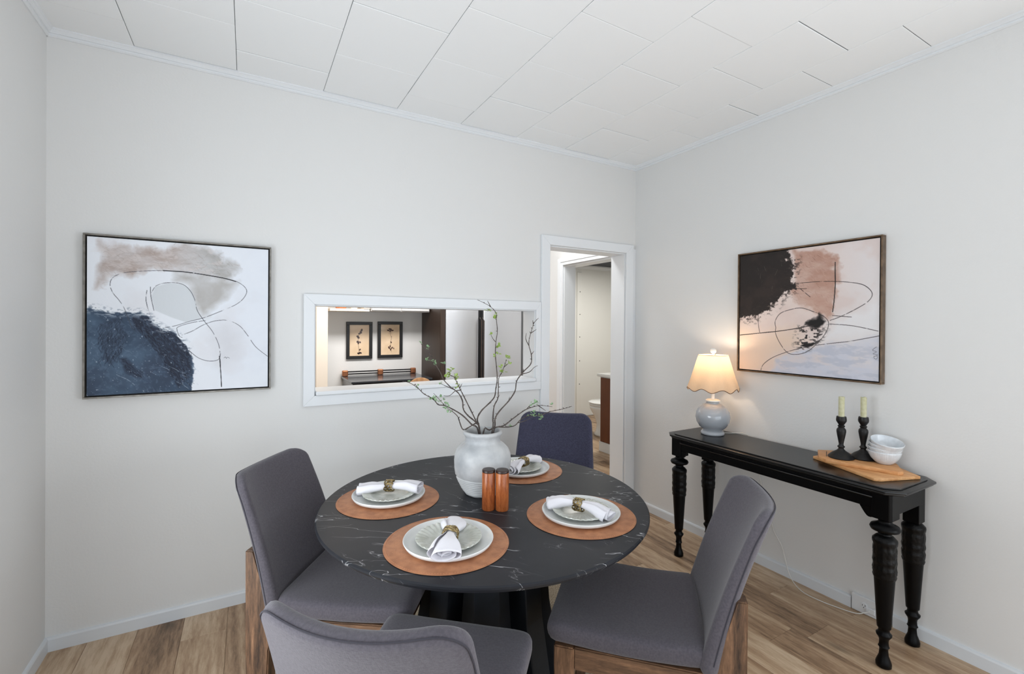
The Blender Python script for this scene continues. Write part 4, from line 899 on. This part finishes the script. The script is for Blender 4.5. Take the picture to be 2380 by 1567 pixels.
for sx, sy in ((-1, -1), (-1, 1), (1, -1), (1, 1)):
    L0 = (sx*lx, sy*ly, 0)
    if first is None:
        a = obj('leg', leg_b, M['leg_black'], t, smooth=True, angle=60)
        b = obj('carved_band', lathe(carved, 72, carvefn), M['carve'], a, smooth=True, angle=60)
        d = obj('turned_disc', lathe(disc, 40), M['leg_black'], a, smooth=True, angle=60)
        bm = bmesh.new(); poly_prism(bm, [(-0.038, -0.028), (-0.028, -0.038), (0.038, -0.038), (0.038, 0.038), (-0.038, 0.038)], 0.6405, CZ-0.0262, 0.002)
        k = obj('corner_block', bm, M['leg_black'], a); first = a; a.location = L0
    else:
        c = copy_tree(first, t); c.location = L0
        if sx > 0:     # the legs by the wall have a longer block and no disc
            for ch in list(c.children):
                if ch.name.startswith(('turned_disc', 'corner_block')): bpy.data.objects.remove(ch)
            if sy < 0:
                bm = bmesh.new(); poly_prism(bm, [(-0.031, -0.031), (0.031, -0.031), (0.031, 0.031), (-0.031, 0.031)], 0.5701, CZ-0.0262, 0.002); long_block = obj('corner_block', bm, M['leg_black'], c)
            else: lb = long_block.copy(); C.objects.link(lb); lb.parent = c
        rz = {(-1, 1): -PI/2, (1, -1): PI/2, (1, 1): PI}[(sx, sy)]; c.rotation_euler = (0, 0, rz)
# curved brackets between apron and corner block
def bracket(rot, loc):
    pts = [(0, 0), (0, -0.042)]+[(0.010+0.034*(j/6), -0.042+0.042*(1-math.cos(j/6*PI/2))**0.8) for j in range(7)]
    nb = bmesh.new(); A = [nb.verts.new((-0.008, y, z)) for y, z in pts]; D = [nb.verts.new((0.008, y, z)) for y, z in pts]; n = len(pts)
    nb.faces.new(A); nb.faces.new(D[::-1])
    for i in range(n): nb.faces.new((A[i], D[i], D[(i+1) % n], A[(i+1) % n]))
    obj('bracket', nb, M['leg_black'], t, loc=loc, rot=(0, 0, rot))
for sx in (-1, 1):
    bracket(0, (sx*(ax_-0.009), -ly+0.0385, CZ-0.1005)); bracket(PI, (sx*(ax_-0.009), ly-0.0385, CZ-0.1005))

# ------------------------------------------------------------------ table lamp
LX, LY = 2.560, 1.915
t = thing('table_lamp', 'lit table lamp with scalloped linen shade and pale blue-grey globe base', 'lamp', (LX, LY, CZ+0.0002), 0.2)
obj('foot', lathe([(0, 0), (0.066, 0), (0.070, 0.004), (0.070, 0.014), (0.060, 0.026), (0, 0.027)], 48), M['ceramic'], t, smooth=True, angle=50)
obj('body', lathe([(0, 0.0265), (0.055, 0.0265), (0.058, 0.032), (0.080, 0.050), (0.097, 0.078), (0.103, 0.108), (0.099, 0.140), (0.084, 0.168), (0.060, 0.188), (0.038, 0.197), (0.038, 0.204), (0, 0.2045)], 64), M['ceramic'], t, smooth=True, angle=50)
obj('collar', lathe([(0, 0.205), (0.038, 0.205), (0.043, 0.209), (0.043, 0.216), (0.036, 0.220), (0, 0.221)], 40), M['ceramic_white'], t, smooth=True, angle=50)
obj('stem', lathe([(0, 0.2215), (0.010, 0.2215), (0.010, 0.30), (0.016, 0.302), (0.016, 0.335), (0, 0.336)], 20), M['ceramic_white'], t, smooth=True, angle=50)
def shade_ring(u, a):
    # u 0 top .. 1 hem; rounded-square section that flares; scalloped hem
    r = 0.083+0.060*u
    p = 3.0; c, s = abs(math.cos(a)), abs(math.sin(a)); k = 1/((c**p+s**p)**(1/p))
    z = 0.500-0.213*u+(0.0105*math.cos(8*a) if u > 0.55 else 0)*smoothstep(0.55, 1.0, u)
    rr = r*(1+(k-1)*0.7)*(1+0.02*math.cos(8*a)*smoothstep(0.5, 1, u))
    return Vector((rr*math.cos(a), rr*math.sin(a), z))
bm = bmesh.new(); rows = []; n = 96
for j in range(17): rows.append([bm.verts.new(shade_ring(j/16, 2*PI*k/n)) for k in range(n)])
for A, D in zip(rows[:-1], rows[1:]):
    for k in range(n): bm.faces.new((A[k], D[k], D[(k+1) % n], A[(k+1) % n]))
sh = obj('lamp_shade', bm, M['shade'], t, smooth=True)
bm = bmesh.new(); tube(bm, [shade_ring(1, 2*PI*k/n)-Vector((0, 0, 0.001)) for k in range(n+1)], 0.0022, 6, 1); obj('hem_trim', bm, mat('shade_trim', (128, 98, 72), 0.7), sh)
bm = bmesh.new(); tube(bm, [shade_ring(0, 2*PI*k/n) for k in range(n+1)], 0.0016, 6, 1); obj('top_trim', bm, mat('shade_top_trim', (226, 204, 166), 0.7), sh)
bm = bmesh.new()
for k in range(3):
    a = 2*PI*k/3+0.3; p = shade_ring(0, a); tube(bm, [(0, 0, 0.497), (p.x, p.y, 0.497)], 0.0016, 5, 1)
tube(bm, [(0.0, 0.0, 0.497), (0.035, 0, 0.47), (0.04, 0, 0.40), (0.012, 0, 0.325)], 0.0015, 5, 3); tube(bm, [(0.0, 0.0, 0.497), (-0.035, 0, 0.47), (-0.04, 0, 0.40), (-0.012, 0, 0.325)], 0.0015, 5, 3)
obj('harp', bm, M['screw'], t)
obj('finial', lathe([(0, 0.499), (0.006, 0.499), (0.006, 0.510), (0.013, 0.514), (0.0185, 0.524), (0.0175, 0.535), (0.010, 0.542), (0, 0.5435)], 24), M['ceramic_white'], t, smooth=True)
bulb_m = bpy.data.materials.new('bulb_glow'); bulb_m.use_nodes = True
bulb_m.node_tree.nodes['Principled BSDF'].inputs['Emission Color'].default_value = (1, 0.72, 0.40, 1); bulb_m.node_tree.nodes['Principled BSDF'].inputs['Emission Strength'].default_value = 4
obj('light_bulb', lathe([(0, 0.3365), (0.012, 0.3365), (0.014, 0.350), (0.026, 0.375), (0.030, 0.395), (0.024, 0.415), (0, 0.426)], 24), bulb_m, t, smooth=True)
bulb('table_lamp_light', (LX, LY, CZ+0.46), 2.2, (1.0, 0.80, 0.58), 0.02)
# cord: over the back edge of the console, down the wall, along the floor to the outlet
def toL(p): 
    v = Vector((p[0]-LX, p[1]-LY, p[2]-CZ)); c, s = math.cos(-0.2), math.sin(-0.2); return (v.x*c-v.y*s, v.x*s+v.y*c, v.z)
bm = bmesh.new()
pts = [(2.62, 1.895, CZ+0.006), (2.66, 1.875, CZ+0.004), (2.71, 1.845, CZ+0.004), (2.738, 1.81, CZ+0.003), (2.7475, 1.79, CZ-0.02), (2.7475, 1.765, 0.66), (2.745, 1.72, 0.55), (2.742, 1.70, 0.45), (2.742, 1.66, 0.35), (2.742, 1.625, 0.24), (2.738, 1.575, 0.17), (2.725, 1.545, 0.10), (2.70, 1.50, 0.03), (2.66, 1.42, 0.006), (2.655, 1.33, 0.004), (2.675, 1.24, 0.004), (2.695, 1.17, 0.008), (2.715, 1.14, 0.022), (2.728, 1.125, 0.032)]
tube(bm, [toL(p) for p in pts], 0.0022, 6, 4); obj('cord', bm, M['cord'], t, smooth=True)
bm = bmesh.new(); box(bm, 2.727, 2.7345, 1.103, 1.143, 0.018, 0.046, 0.003)
bmesh.ops.transform(bm, matrix=Matrix.Rotation(-0.2, 4, 'Z') @ Matrix.Translation((-LX, -LY, -CZ)), verts=bm.verts[:]); obj('plug', bm, M['plastic'], t)

# outlet box on the right wall's baseboard line
t = thing('wall_outlet', 'white power outlet plate set into the right baseboard beside the console leg', 'outlet', (XR, 1.125, 0))
obj('plate', B(-0.018, 0, -0.085, 0.085, 0.002, 0.085, 0.002), M['plastic'], t)
for y in (0.028, -0.026):
    s_ = obj('socket', lathe([(0, 0), (0.015, 0), (0.015, 0.003), (0.0135, 0.004), (0, 0.004)], 20), M['plastic'], t, loc=(-0.018, y, 0.045), rot=(0, -PI/2, 0))
    if y > 0:
        bm = bmesh.new()
        for yy in (-0.006, 0.006): box(bm, 0.004-0.006, 0.004+0.002, yy-0.0012, yy+0.0012, 0.0035, 0.0045)
        box(bm, -0.010, -0.006, -0.002, 0.002, 0.0035, 0.0045)
        obj('slot', bm, M['slot'], s_)
# ------------------------------------------------------------------ boards, candlesticks, candles, bowls
bm = bmesh.new(); poly_prism(bm, [(-0.02, 0.20), (-0.155, -0.125), (-0.135, -0.145), (0.065, -0.215), (0.135, -0.12), (0.135, 0.10), (0.045, 0.19)], 0, 0.014, 0.003, 2)
o = obj('cutting_board', bm, M['board'], smooth=True, angle=40, loc=(2.572, 1.112, CZ+0.0002)); tag(o, 'larger angular beech board lying lowest on the console', 'cutting board', 'beech boards on the console')
bm = bmesh.new(); poly_prism(bm, [(0.045, 0.205), (-0.085, 0.135), (-0.112, 0.09), (-0.03, -0.175), (-0.005, -0.185), (0.115, -0.115), (0.120, 0.14)], 0, 0.018, 0.003, 2)
t = thing('cutting_board', 'smaller beech board with a groove, on top of the larger board', 'cutting board', (2.588, 1.125, CZ+0.0144), 0, 'beech boards on the console')
obj('board', bm, M['board'], t, smooth=True, angle=40)
obj('groove', B(-0.055, 0.058, 0.128, 0.131, 0.0179, 0.0184), M['slot'], t, rot=(0, 0, 0.45), loc=(0.05, 0.02, 0))
BZ = CZ+0.0326
st = [(0, 0), (0.054, 0), (0.056, 0.004), (0.052, 0.010), (0.038, 0.024), (0.020, 0.036), (0.0115, 0.045), (0.0115, 0.050), (0.0155, 0.054), (0.0155, 0.058), (0.0105, 0.063), (0.0100, 0.070), (0.0125, 0.085), (0.0175, 0.112), (0.0205, 0.132), (0.0195, 0.142), (0.0120, 0.152), (0.0150, 0.156), (0.0155, 0.160), (0.0110, 0.164), (0.0140, 0.169), (0.0215, 0.182), (0.0225, 0.190), (0.0205, 0.206), (0.0145, 0.206), (0.0145, 0.192), (0, 0.191)]
for (x, y, dz, lab, lc) in ((2.572, 1.190, 0.0, 'black turned candlestick on the board, left of the pair', 'left of the two ivory candles, straight flat top'),
                            (2.655, 1.130, 0.0, 'black turned candlestick on the board, right of the pair beside the bowls', 'right of the two ivory candles, slightly leaning')):
    def eight(a, i, r, z):
        if i <= 4 and r > 0.03:
            k = 1/max(abs(math.cos((a % (PI/3))-PI/6)), 0.1); return r*(0.93+0.07*k*0.95), z
        return r, z
    o = obj('candlestick', lathe(st, 48, eight), M['iron'], smooth=True, angle=50, loc=(x, y, BZ)); tag(o, lab, 'candlestick', 'turned candlesticks')
    cs = thing('candle', lc, 'candle', (x, y, BZ+0.1922), 0, 'ivory candles')
    ln = 0.0 if 'left' in lc else 0.0035
    obj('wax', lathe([(0, 0), (0.0128, 0), (0.0128, 0.05), (0.0131, 0.108), (0.0120, 0.112), (0, 0.110)], 20, lambda a, i, r, z: (r*(1+0.03*math.cos(8*a)), z+(0.002*math.cos(a*3) if z > 0.1 and r > 0 and ln else 0))), M['wax'], cs, smooth=True, angle=50)
    bm = bmesh.new(); tube(bm, [(0, 0, 0.110), (0.0008, 0, 0.1145)], 0.0009, 5, 1); obj('wick', bm, M['wax'], cs)
def bowl_bm():
    def rib(a, i, r, z):
        if 1 <= i <= 7 and r > 0.02: return r*(1+0.006*math.cos(a*46)), z
        return r, z
    return lathe([(0, 0), (0.028, 0), (0.031, 0.003), (0.040, 0.010), (0.052, 0.024), (0.060, 0.040), (0.0645, 0.055), (0.0655, 0.060), (0.0640, 0.0615), (0.0620, 0.059), (0.056, 0.040), (0.046, 0.022), (0.030, 0.010), (0, 0.008)], 184, rib)
bw = [('bottom bowl of the leaning stack, ribbed white china', 0, 0.0, 0.0), ('second ribbed white bowl from the bottom of the stack', 0.019, 0.05, 0.001),
      ('third ribbed white bowl from the bottom, tilted', 0.037, 0.14, 0.003), ('topmost ribbed white bowl, tilted most and open to view', 0.053, 0.25, 0.006)]
b0 = None
for lab, dz, tilt, dx in bw:
    if b0 is None: b0 = obj('china_bowl', bowl_bm(), M['bowl'], smooth=True, angle=60); o = b0
    else: o = b0.copy(); C.objects.link(o)
    tag(o, lab, 'bowl', 'ribbed bowls stacked on the board')
    o.location = (2.650-dx*0.4, 1.040-dx*0.5, BZ+dz); o.rotation_euler = Vector((-0.55, -0.83, 0)).cross(Vector((0, 0, 1))).normalized() and (Matrix.Rotation(tilt, 3, Vector((0.83, -0.55, 0)))).to_euler()
# ------------------------------------------------------------------ paintings (colour computed on a fine mesh)
def vnoise(n, fx, fy, seed, octv=5):
    rs = np.random.RandomState(seed); out = np.zeros((n, n)); amp = 1; tot = 0
    for o_ in range(octv):
        gx, gy = max(2, int(fx*2**o_)), max(2, int(fy*2**o_)); g = rs.rand(gy+2, gx+2)
        xs = np.linspace(0, gx, n); ys = np.linspace(0, gy, n); xi = np.minimum(xs.astype(int), gx-1+1); yi = np.minimum(ys.astype(int), gy)
        fx_ = xs-xi; fy_ = ys-yi; fx_ = fx_*fx_*(3-2*fx_); fy_ = fy_*fy_*(3-2*fy_)
        a = g[np.ix_(yi, xi)]; b = g[np.ix_(yi, np.minimum(xi+1, gx+1))]; c = g[np.ix_(np.minimum(yi+1, gy+1), xi)]; d = g[np.ix_(np.minimum(yi+1, gy+1), np.minimum(xi+1, gx+1))]
        out += amp*((a*(1-fx_)+b*fx_)*(1-fy_)[:, None]+(c*(1-fx_)+d*fx_)*fy_[:, None]); tot += amp; amp *= 0.55
    return out/tot
NG = 440
gu, gv = np.meshgrid(np.linspace(0, 1, NG), np.linspace(0, 1, NG))
def seg_dist(poly, U, V, close=True, asp=1.0):
    d = np.full(U.shape, 9.0); n = len(poly)
    for i in range(n if close else n-1):
        x0, y0 = poly[i]; x1, y1 = poly[(i+1) % n]; y0, y1 = y0*asp, y1*asp
        dx, dy = x1-x0, y1-y0; L2 = dx*dx+dy*dy+1e-12
        t_ = np.clip(((U-x0)*dx+(V*asp-y0)*dy)/L2, 0, 1); d = np.minimum(d, np.hypot(U-x0-t_*dx, V*asp-y0-t_*dy))
    return d
def inside(poly, U, V):
    r = np.zeros(U.shape, bool); n = len(poly)
    for i in range(n):
        x0, y0 = poly[i]; x1, y1 = poly[(i+1) % n]
        if y0 == y1: continue
        c = ((y0 > V) != (y1 > V)) & (U < (x1-x0)*(V-y0)/(y1-y0)+x0); r ^= c
    return r
def soft(poly, width, warp=0.0, seed=0, f=(14, 14)):
    U, V = gu, gv
    if warp: U = gu+warp*(vnoise(NG, f[0], f[1], seed)-0.5)*2; V = gv+warp*(vnoise(NG, f[0], f[1], seed+50)-0.5)*2
    d = seg_dist(poly, U, V); s = np.where(inside(poly, U, V), d, -d); return np.clip(s/width+0.5, 0, 1)
def lay(img, m, col): c = np.array(col)/255.0; img[:] = img*(1-m[..., None])+c*m[..., None]
def crspline(pts, sub=8): return [(p.x, p.y) for p in spline([(a, b, 0) for a, b in pts], sub)] if len(pts) > 2 else pts
def stroke(img, pts, w, col, op=1.0, brk=0.0, seed=0, sub=6):
    d = seg_dist(crspline(pts, sub), gu, gv, False)
    w2 = w*(0.7+0.6*vnoise(NG, 12, 12, seed+200))
    m = np.clip((w2-d)/(0.0016)+0.5, 0, 1)*op
    if brk: m = m*np.clip((vnoise(NG, 40, 40, seed+300)-brk)*8, 0, 1)
    lay(img, m, col)
def scratches(img, n, poly, a0, da, ln, w, col, op, seed, jit=0.0):
    rs = random.Random(seed); c = np.array(col)/255.0; k = 0; tries = 0
    xs_ = [p[0] for p in poly]; ys_ = [p[1] for p in poly]
    while k < n and tries < n*20:
        tries += 1; x, y = rs.uniform(min(xs_), max(xs_)), rs.uniform(min(ys_), max(ys_))
        if not inside(poly, np.array([[x]]), np.array([[y]]))[0, 0]: continue
        k += 1; a = a0+rs.uniform(-da, da); L_ = ln*rs.uniform(0.4, 1.3); bend = rs.uniform(-0.25, 0.25)*L_
        x1, y1 = x+L_*math.cos(a), y+L_*math.sin(a); mx_, my_ = (x+x1)/2-bend*math.sin(a), (y+y1)/2+bend*math.cos(a)
        i0, i1 = max(0, int((min(y, y1)-0.02)*NG)), min(NG, int((max(y, y1)+0.02)*NG)+1); j0, j1 = max(0, int((min(x, x1)-0.02)*NG)), min(NG, int((max(x, x1)+0.02)*NG)+1)
        if i1 <= i0 or j1 <= j0: continue
        U, V = gu[i0:i1, j0:j1], gv[i0:i1, j0:j1]; d = seg_dist([(x, y), (mx_, my_), (x1, y1)], U, V, False)
        ww = w*rs.uniform(0.6, 1.4); m = (np.clip((ww-d)/0.0018+0.5, 0, 1)*op*rs.uniform(0.5, 1))[..., None]
        img[i0:i1, j0:j1] = img[i0:i1, j0:j1]*(1-m)+c*m
def art_left():
    im = np.ones((NG, NG, 3))*np.array([236, 240, 247])/255
    nz = vnoise(NG, 4, 4, 1); lay(im, np.clip((gu-0.55)*1.2, 0, 0.8)*np.clip(nz*1.6, 0, 1), (215, 221, 233)); lay(im, np.clip((nz-0.5)*2, 0, .35), (224, 222, 226))
    fine = vnoise(NG, 60, 60, 2, 3); st_ = vnoise(NG, 18, 60, 3)
    m = soft(PL['taupe'], 0.05, 0.045, 5, (18, 10))*np.clip(0.55+0.9*(vnoise(NG, 10, 26, 6)-0.3), 0, 1)
    lay(im, m*np.clip((0.55-gu)*4+0.5, 0, 1), (176, 160, 153)); lay(im, m*np.clip((gu-0.42)*4, 0, 1), (172, 170, 168))
    lay(im, soft(PL['taupe'], 0.05, 0.05, 9)*np.clip((vnoise(NG, 20, 40, 7)-0.52)*7, 0, 1)*0.55, (214, 206, 204))
    scratches(im, 260, PL['taupe'], 0.2, 0.7, 0.03, 0.0009, (216, 210, 210), 0.55, 1); scratches(im, 160, PL['taupe'], 0.1, 0.9, 0.035, 0.0012, (158, 146, 142), 0.4, 2)
    m = soft(PL['taupe2'], 0.06, 0.03, 15)*np.clip(0.5+vnoise(NG, 8, 8, 16), 0, 1); lay(im, m*0.85, (178, 175, 172))
    lay(im, soft(PL['ghost'], 0.12, 0.04, 17)*0.45, (205, 205, 210))
    inner = soft(PL['pale'], 0.006); lay(im, inner*0.9, (214, 219, 224))
    nav = soft(PL['navy'], 0.010, 0.018, 21, (30, 30))
    lay(im, nav, (58, 76, 98)); lay(im, nav*np.clip((vnoise(NG, 5, 5, 22)-0.42)*4, 0, 0.7), (84, 106, 130)); lay(im, nav*np.clip((vnoise(NG, 3, 3, 23)-0.55)*4, 0, 0.7), (48, 58, 78))
    for k, (key, s) in enumerate((('dark1', 31), ('dark2', 33), ('dark3', 35))):
        dm = soft(PL[key], 0.02, 0.015, s)*nav*(0.95 if key != 'dark3' else 0.45)
        lay(im, dm, (34, 42, 60))
        ang_ = 0.9 if key != 'dark3' else 2.0
        ph = (gu*math.cos(ang_)-gv*math.sin(ang_))*130+6*vnoise(NG, 10, 10, s+1)
        lay(im, dm*np.clip((np.sin(ph*(1 if key != 'dark3' else -1))-0.6)*3, 0, 1)*0.16, (74, 92, 118))
    lay(im, nav*np.clip((fine-0.58)*9, 0, 1)*0.35, (96, 116, 140))
    scratches(im, 170, PL['dark1'], 1.05, 0.2, 0.05, 0.0013, (24, 32, 48), 0.9, 3); scratches(im, 130, PL['dark1'], 1.05, 0.2, 0.045, 0.0009, (86, 106, 132), 0.6, 4)
    scratches(im, 120, PL['dark3'], 1.75, 0.35, 0.06, 0.0012, (30, 40, 58), 0.8, 5); scratches(im, 90, PL['dark3'], 1.9, 0.35, 0.05, 0.0008, (100, 122, 148), 0.6, 6); scratches(im, 40, PL['dark2'], 0.8, 0.2, 0.05, 0.0010, (78, 96, 122), 0.6, 7)
    scratches(im, 120, PL['navy'], 0.9, 0.5, 0.02, 0.0007, (150, 168, 186), 0.5, 8); lay(im, nav*(vnoise(NG, 110, 110, 41, 2) > 0.86)*0.7, (190, 204, 218))
    rs = np.random.RandomState(4)
    for k in range(9):
        x, y = rs.uniform(0.08, 0.5), rs.uniform(0.80, 0.93); stroke(im, [(x, y), (x+0.05, y+0.03), (x+0.09, y+0.07)], 0.0011, (190, 204, 216), 0.7, 0.5, k)
    edge = np.clip(1-np.abs(seg_dist(PL['navy'][:9], gu, gv, False))/0.04, 0, 1)*(gv < 0.75)
    lay(im, edge*np.clip((vnoise(NG, 40, 90, 45)-0.5)*9, 0, 1)*0.75, (236, 241, 246)); lay(im, edge*(1-nav)*np.clip((vnoise(NG, 60, 90, 46)-0.52)*9, 0, 1)*0.7, (70, 86, 106))
    for k in ('in1', 'in2', 'arch', 'small', 'low', 'swoosh', 'loop'): stroke(im, PLL[k], 0.0017, (70, 72, 80), 0.85, 0.30, hash(k) % 1 + len(k))
    stroke(im, PLL['arcthick'], 0.0030, (24, 24, 30), 1, 0.2, 3); stroke(im, PLL['thick2'], 0.0024, (30, 32, 38), 1, 0.2, 4); stroke(im, PLL['sig'], 0.0012, (60, 60, 70), 0.9, 0, 5)
    return im
def art_right():
    im = np.ones((NG, NG, 3))*np.array([226, 210, 204])/255
    nz = vnoise(NG, 4, 4, 61); lay(im, np.clip((gu-0.60)*3, 0, 1)*0.8, (224, 220, 222)); lay(im, np.clip((nz-0.45)*3, 0, .5), (216, 196, 190))
    lay(im, soft(PR['cream'], 0.12, 0.03, 62)*0.85, (230, 206, 186)); lay(im, soft(PR['whit'], 0.12, 0.04, 63)*0.9, (232, 231, 233))
    lay(im, soft(PR['blue'], 0.03, 0.03, 64)*np.clip(vnoise(NG, 8, 16, 65)*1.7, 0, 1), (206, 208, 220)); lay(im, soft(PR['blue'], 0.03, 0.03, 64)*np.clip((vnoise(NG, 10, 26, 66)-0.5)*5, 0, 0.6), (186, 190, 204))
    m = soft(PR['brown'], 0.03, 0.04, 67, (16, 16))*np.clip(0.6+1.0*(vnoise(NG, 8, 14, 68)-0.25), 0, 1); lay(im, m, (190, 152, 136)); lay(im, m*np.clip((0.45-gv)*3, 0, 0.6)*vnoise(NG, 12, 20, 69), (164, 122, 106))
    lay(im, soft(PR['pink2'], 0.03, 0.04, 70)*0.8, (184, 148, 134))
    dk = soft(PR['dark'], 0.012, 0.05, 71, (26, 26)); lay(im, dk, (34, 27, 25)); lay(im, dk*np.clip((vnoise(NG, 6, 6, 72)-0.5)*4, 0, 0.6), (54, 42, 38))
    fr = np.clip(1-seg_dist(PR['dark'][2:], gu, gv, False)/0.075, 0, 1); lay(im, fr*np.clip((vnoise(NG, 44, 70, 73)-0.56)*9, 0, 1)*0.85, (40, 32, 30)); lay(im, fr*dk*np.clip((vnoise(NG, 40, 80, 74)-0.6)*7, 0, 1)*0.4, (190, 170, 160))
    for a, w in (('blob', 0.02), ('blob2', 0.015)): lay(im, soft(PR[a], w, 0.03, 75), (18, 16, 18))
    lay(im, soft(PR['speck'], 0.08, 0.03, 76)*(vnoise(NG, 50, 80, 77) > 0.55)*0.9, (26, 23, 24))
    scratches(im, 150, [(0.0, 0.42), (0.12, 0.46), (0.30, 0.36), (0.42, 0.22), (0.40, 0.30), (0.26, 0.46), (0.10, 0.56), (0.0, 0.52)], 2.2, 0.5, 0.04, 0.0012, (40, 32, 30), 0.7, 12); scratches(im, 90, PR['brown'], 0.6, 0.6, 0.035, 0.0009, (214, 184, 170), 0.5, 13); scratches(im, 60, PR['brown'], 0.8, 0.5, 0.03, 0.0009, (140, 102, 88), 0.5, 14)
    rs = np.random.RandomState(8)
    for k in range(10):
        x, y = rs.uniform(0.05, 0.35), rs.uniform(0.03, 0.38); a = rs.uniform(1.2, 2.0); stroke(im, [(x, y), (x+0.05*math.cos(a), y+0.05*math.sin(a))], 0.0009, (150, 140, 134), 0.5, 0.45, k)
    for k in range(8):
        x, y = rs.uniform(0.42, 0.66), rs.uniform(0.06, 0.30); a = rs.uniform(0.3, 1.2); stroke(im, [(x, y), (x+0.035*math.cos(a), y+0.035*math.sin(a))], 0.001, (120, 84, 70), 0.6, 0.3, k)
    for k in PRL:
        if k in ('long', 'vert'): stroke(im, PRL[k], 0.0030, (30, 24, 24), 1, 0.15, len(k))
        elif k == 'sig': stroke(im, PRL[k], 0.0012, (70, 68, 76), 0.85, 0.0, 9)
        else: stroke(im, PRL[k], 0.0021, (40, 34, 34), 0.95, 0.24, ord(k[0]))
    return im
def painting(name, label, loc, rz, w, h, art, fm):
    t = thing(name, label, 'painting', loc, rz)
    f = 0.008; dpt = 0.036; g = 0.006     # slim floating frame with a dark gap round the canvas
    bm = bmesh.new()
    for a in ((-w/2, w/2, -dpt, 0, h-f, h), (-w/2, w/2, -dpt, 0, 0, f), (-w/2, -w/2+f, -dpt, 0, f, h-f), (w/2-f, w/2, -dpt, 0, f, h-f)): box(bm, *a, 0.0015)
    obj('frame', bm, fm, t)
    obj('backing', B(-w/2+f, w/2-f, -0.012, -0.002, f, h-f), M['black'], t)
    cw, ch = w/2-f-g, f+g
    obj('stretcher', B(-cw, cw, -dpt+0.0075, -0.0125, ch, h-ch), M['black'], t)
    im = art(); im = np.clip(im, 0, 1)
    lin = np.where(im <= 0.04045, im/12.92, ((im+0.055)/1.055)**2.4)
    xs = -cw+2*cw*gu; zs = (h-ch)-(h-2*ch)*gv
    co = np.stack([xs, np.full_like(xs, -dpt+0.0065), zs], -1).reshape(-1, 3)
    idx = np.arange(NG*NG).reshape(NG, NG); q = np.stack([idx[:-1, :-1], idx[1:, :-1], idx[1:, 1:], idx[:-1, 1:]], -1).reshape(-1, 4)
    me = bpy.data.meshes.new('canvas'); me.vertices.add(len(co)); me.vertices.foreach_set('co', co.ravel()); me.loops.add(q.size); me.loops.foreach_set('vertex_index', q.ravel().astype(np.int32))
    me.polygons.add(len(q)); me.polygons.foreach_set('loop_start', np.arange(0, q.size, 4, dtype=np.int32)); me.update(calc_edges=True)
    ca = me.color_attributes.new('paint', 'FLOAT_COLOR', 'POINT'); ca.data.foreach_set('color', np.concatenate([lin.reshape(-1, 3), np.ones((NG*NG, 1))], 1).astype(np.float32).ravel())
    me.materials.append(attr_mat(name+'_paint')); o = bpy.data.objects.new('canvas', me); C.objects.link(o); o.parent = t
painting('abstract_painting', 'navy, taupe and white abstract painting in a slim silver frame on the back wall', (-0.2672, YB-0.001, 1.114), 0, 0.752, 0.750, art_left, M['silver_frame'])
painting('abstract_painting', 'black, blush and cream abstract painting in a bronze frame above the console', (XR-0.001, 1.4705, 1.180), -PI/2, 0.778, 0.742, art_right, M['bronze_frame'])
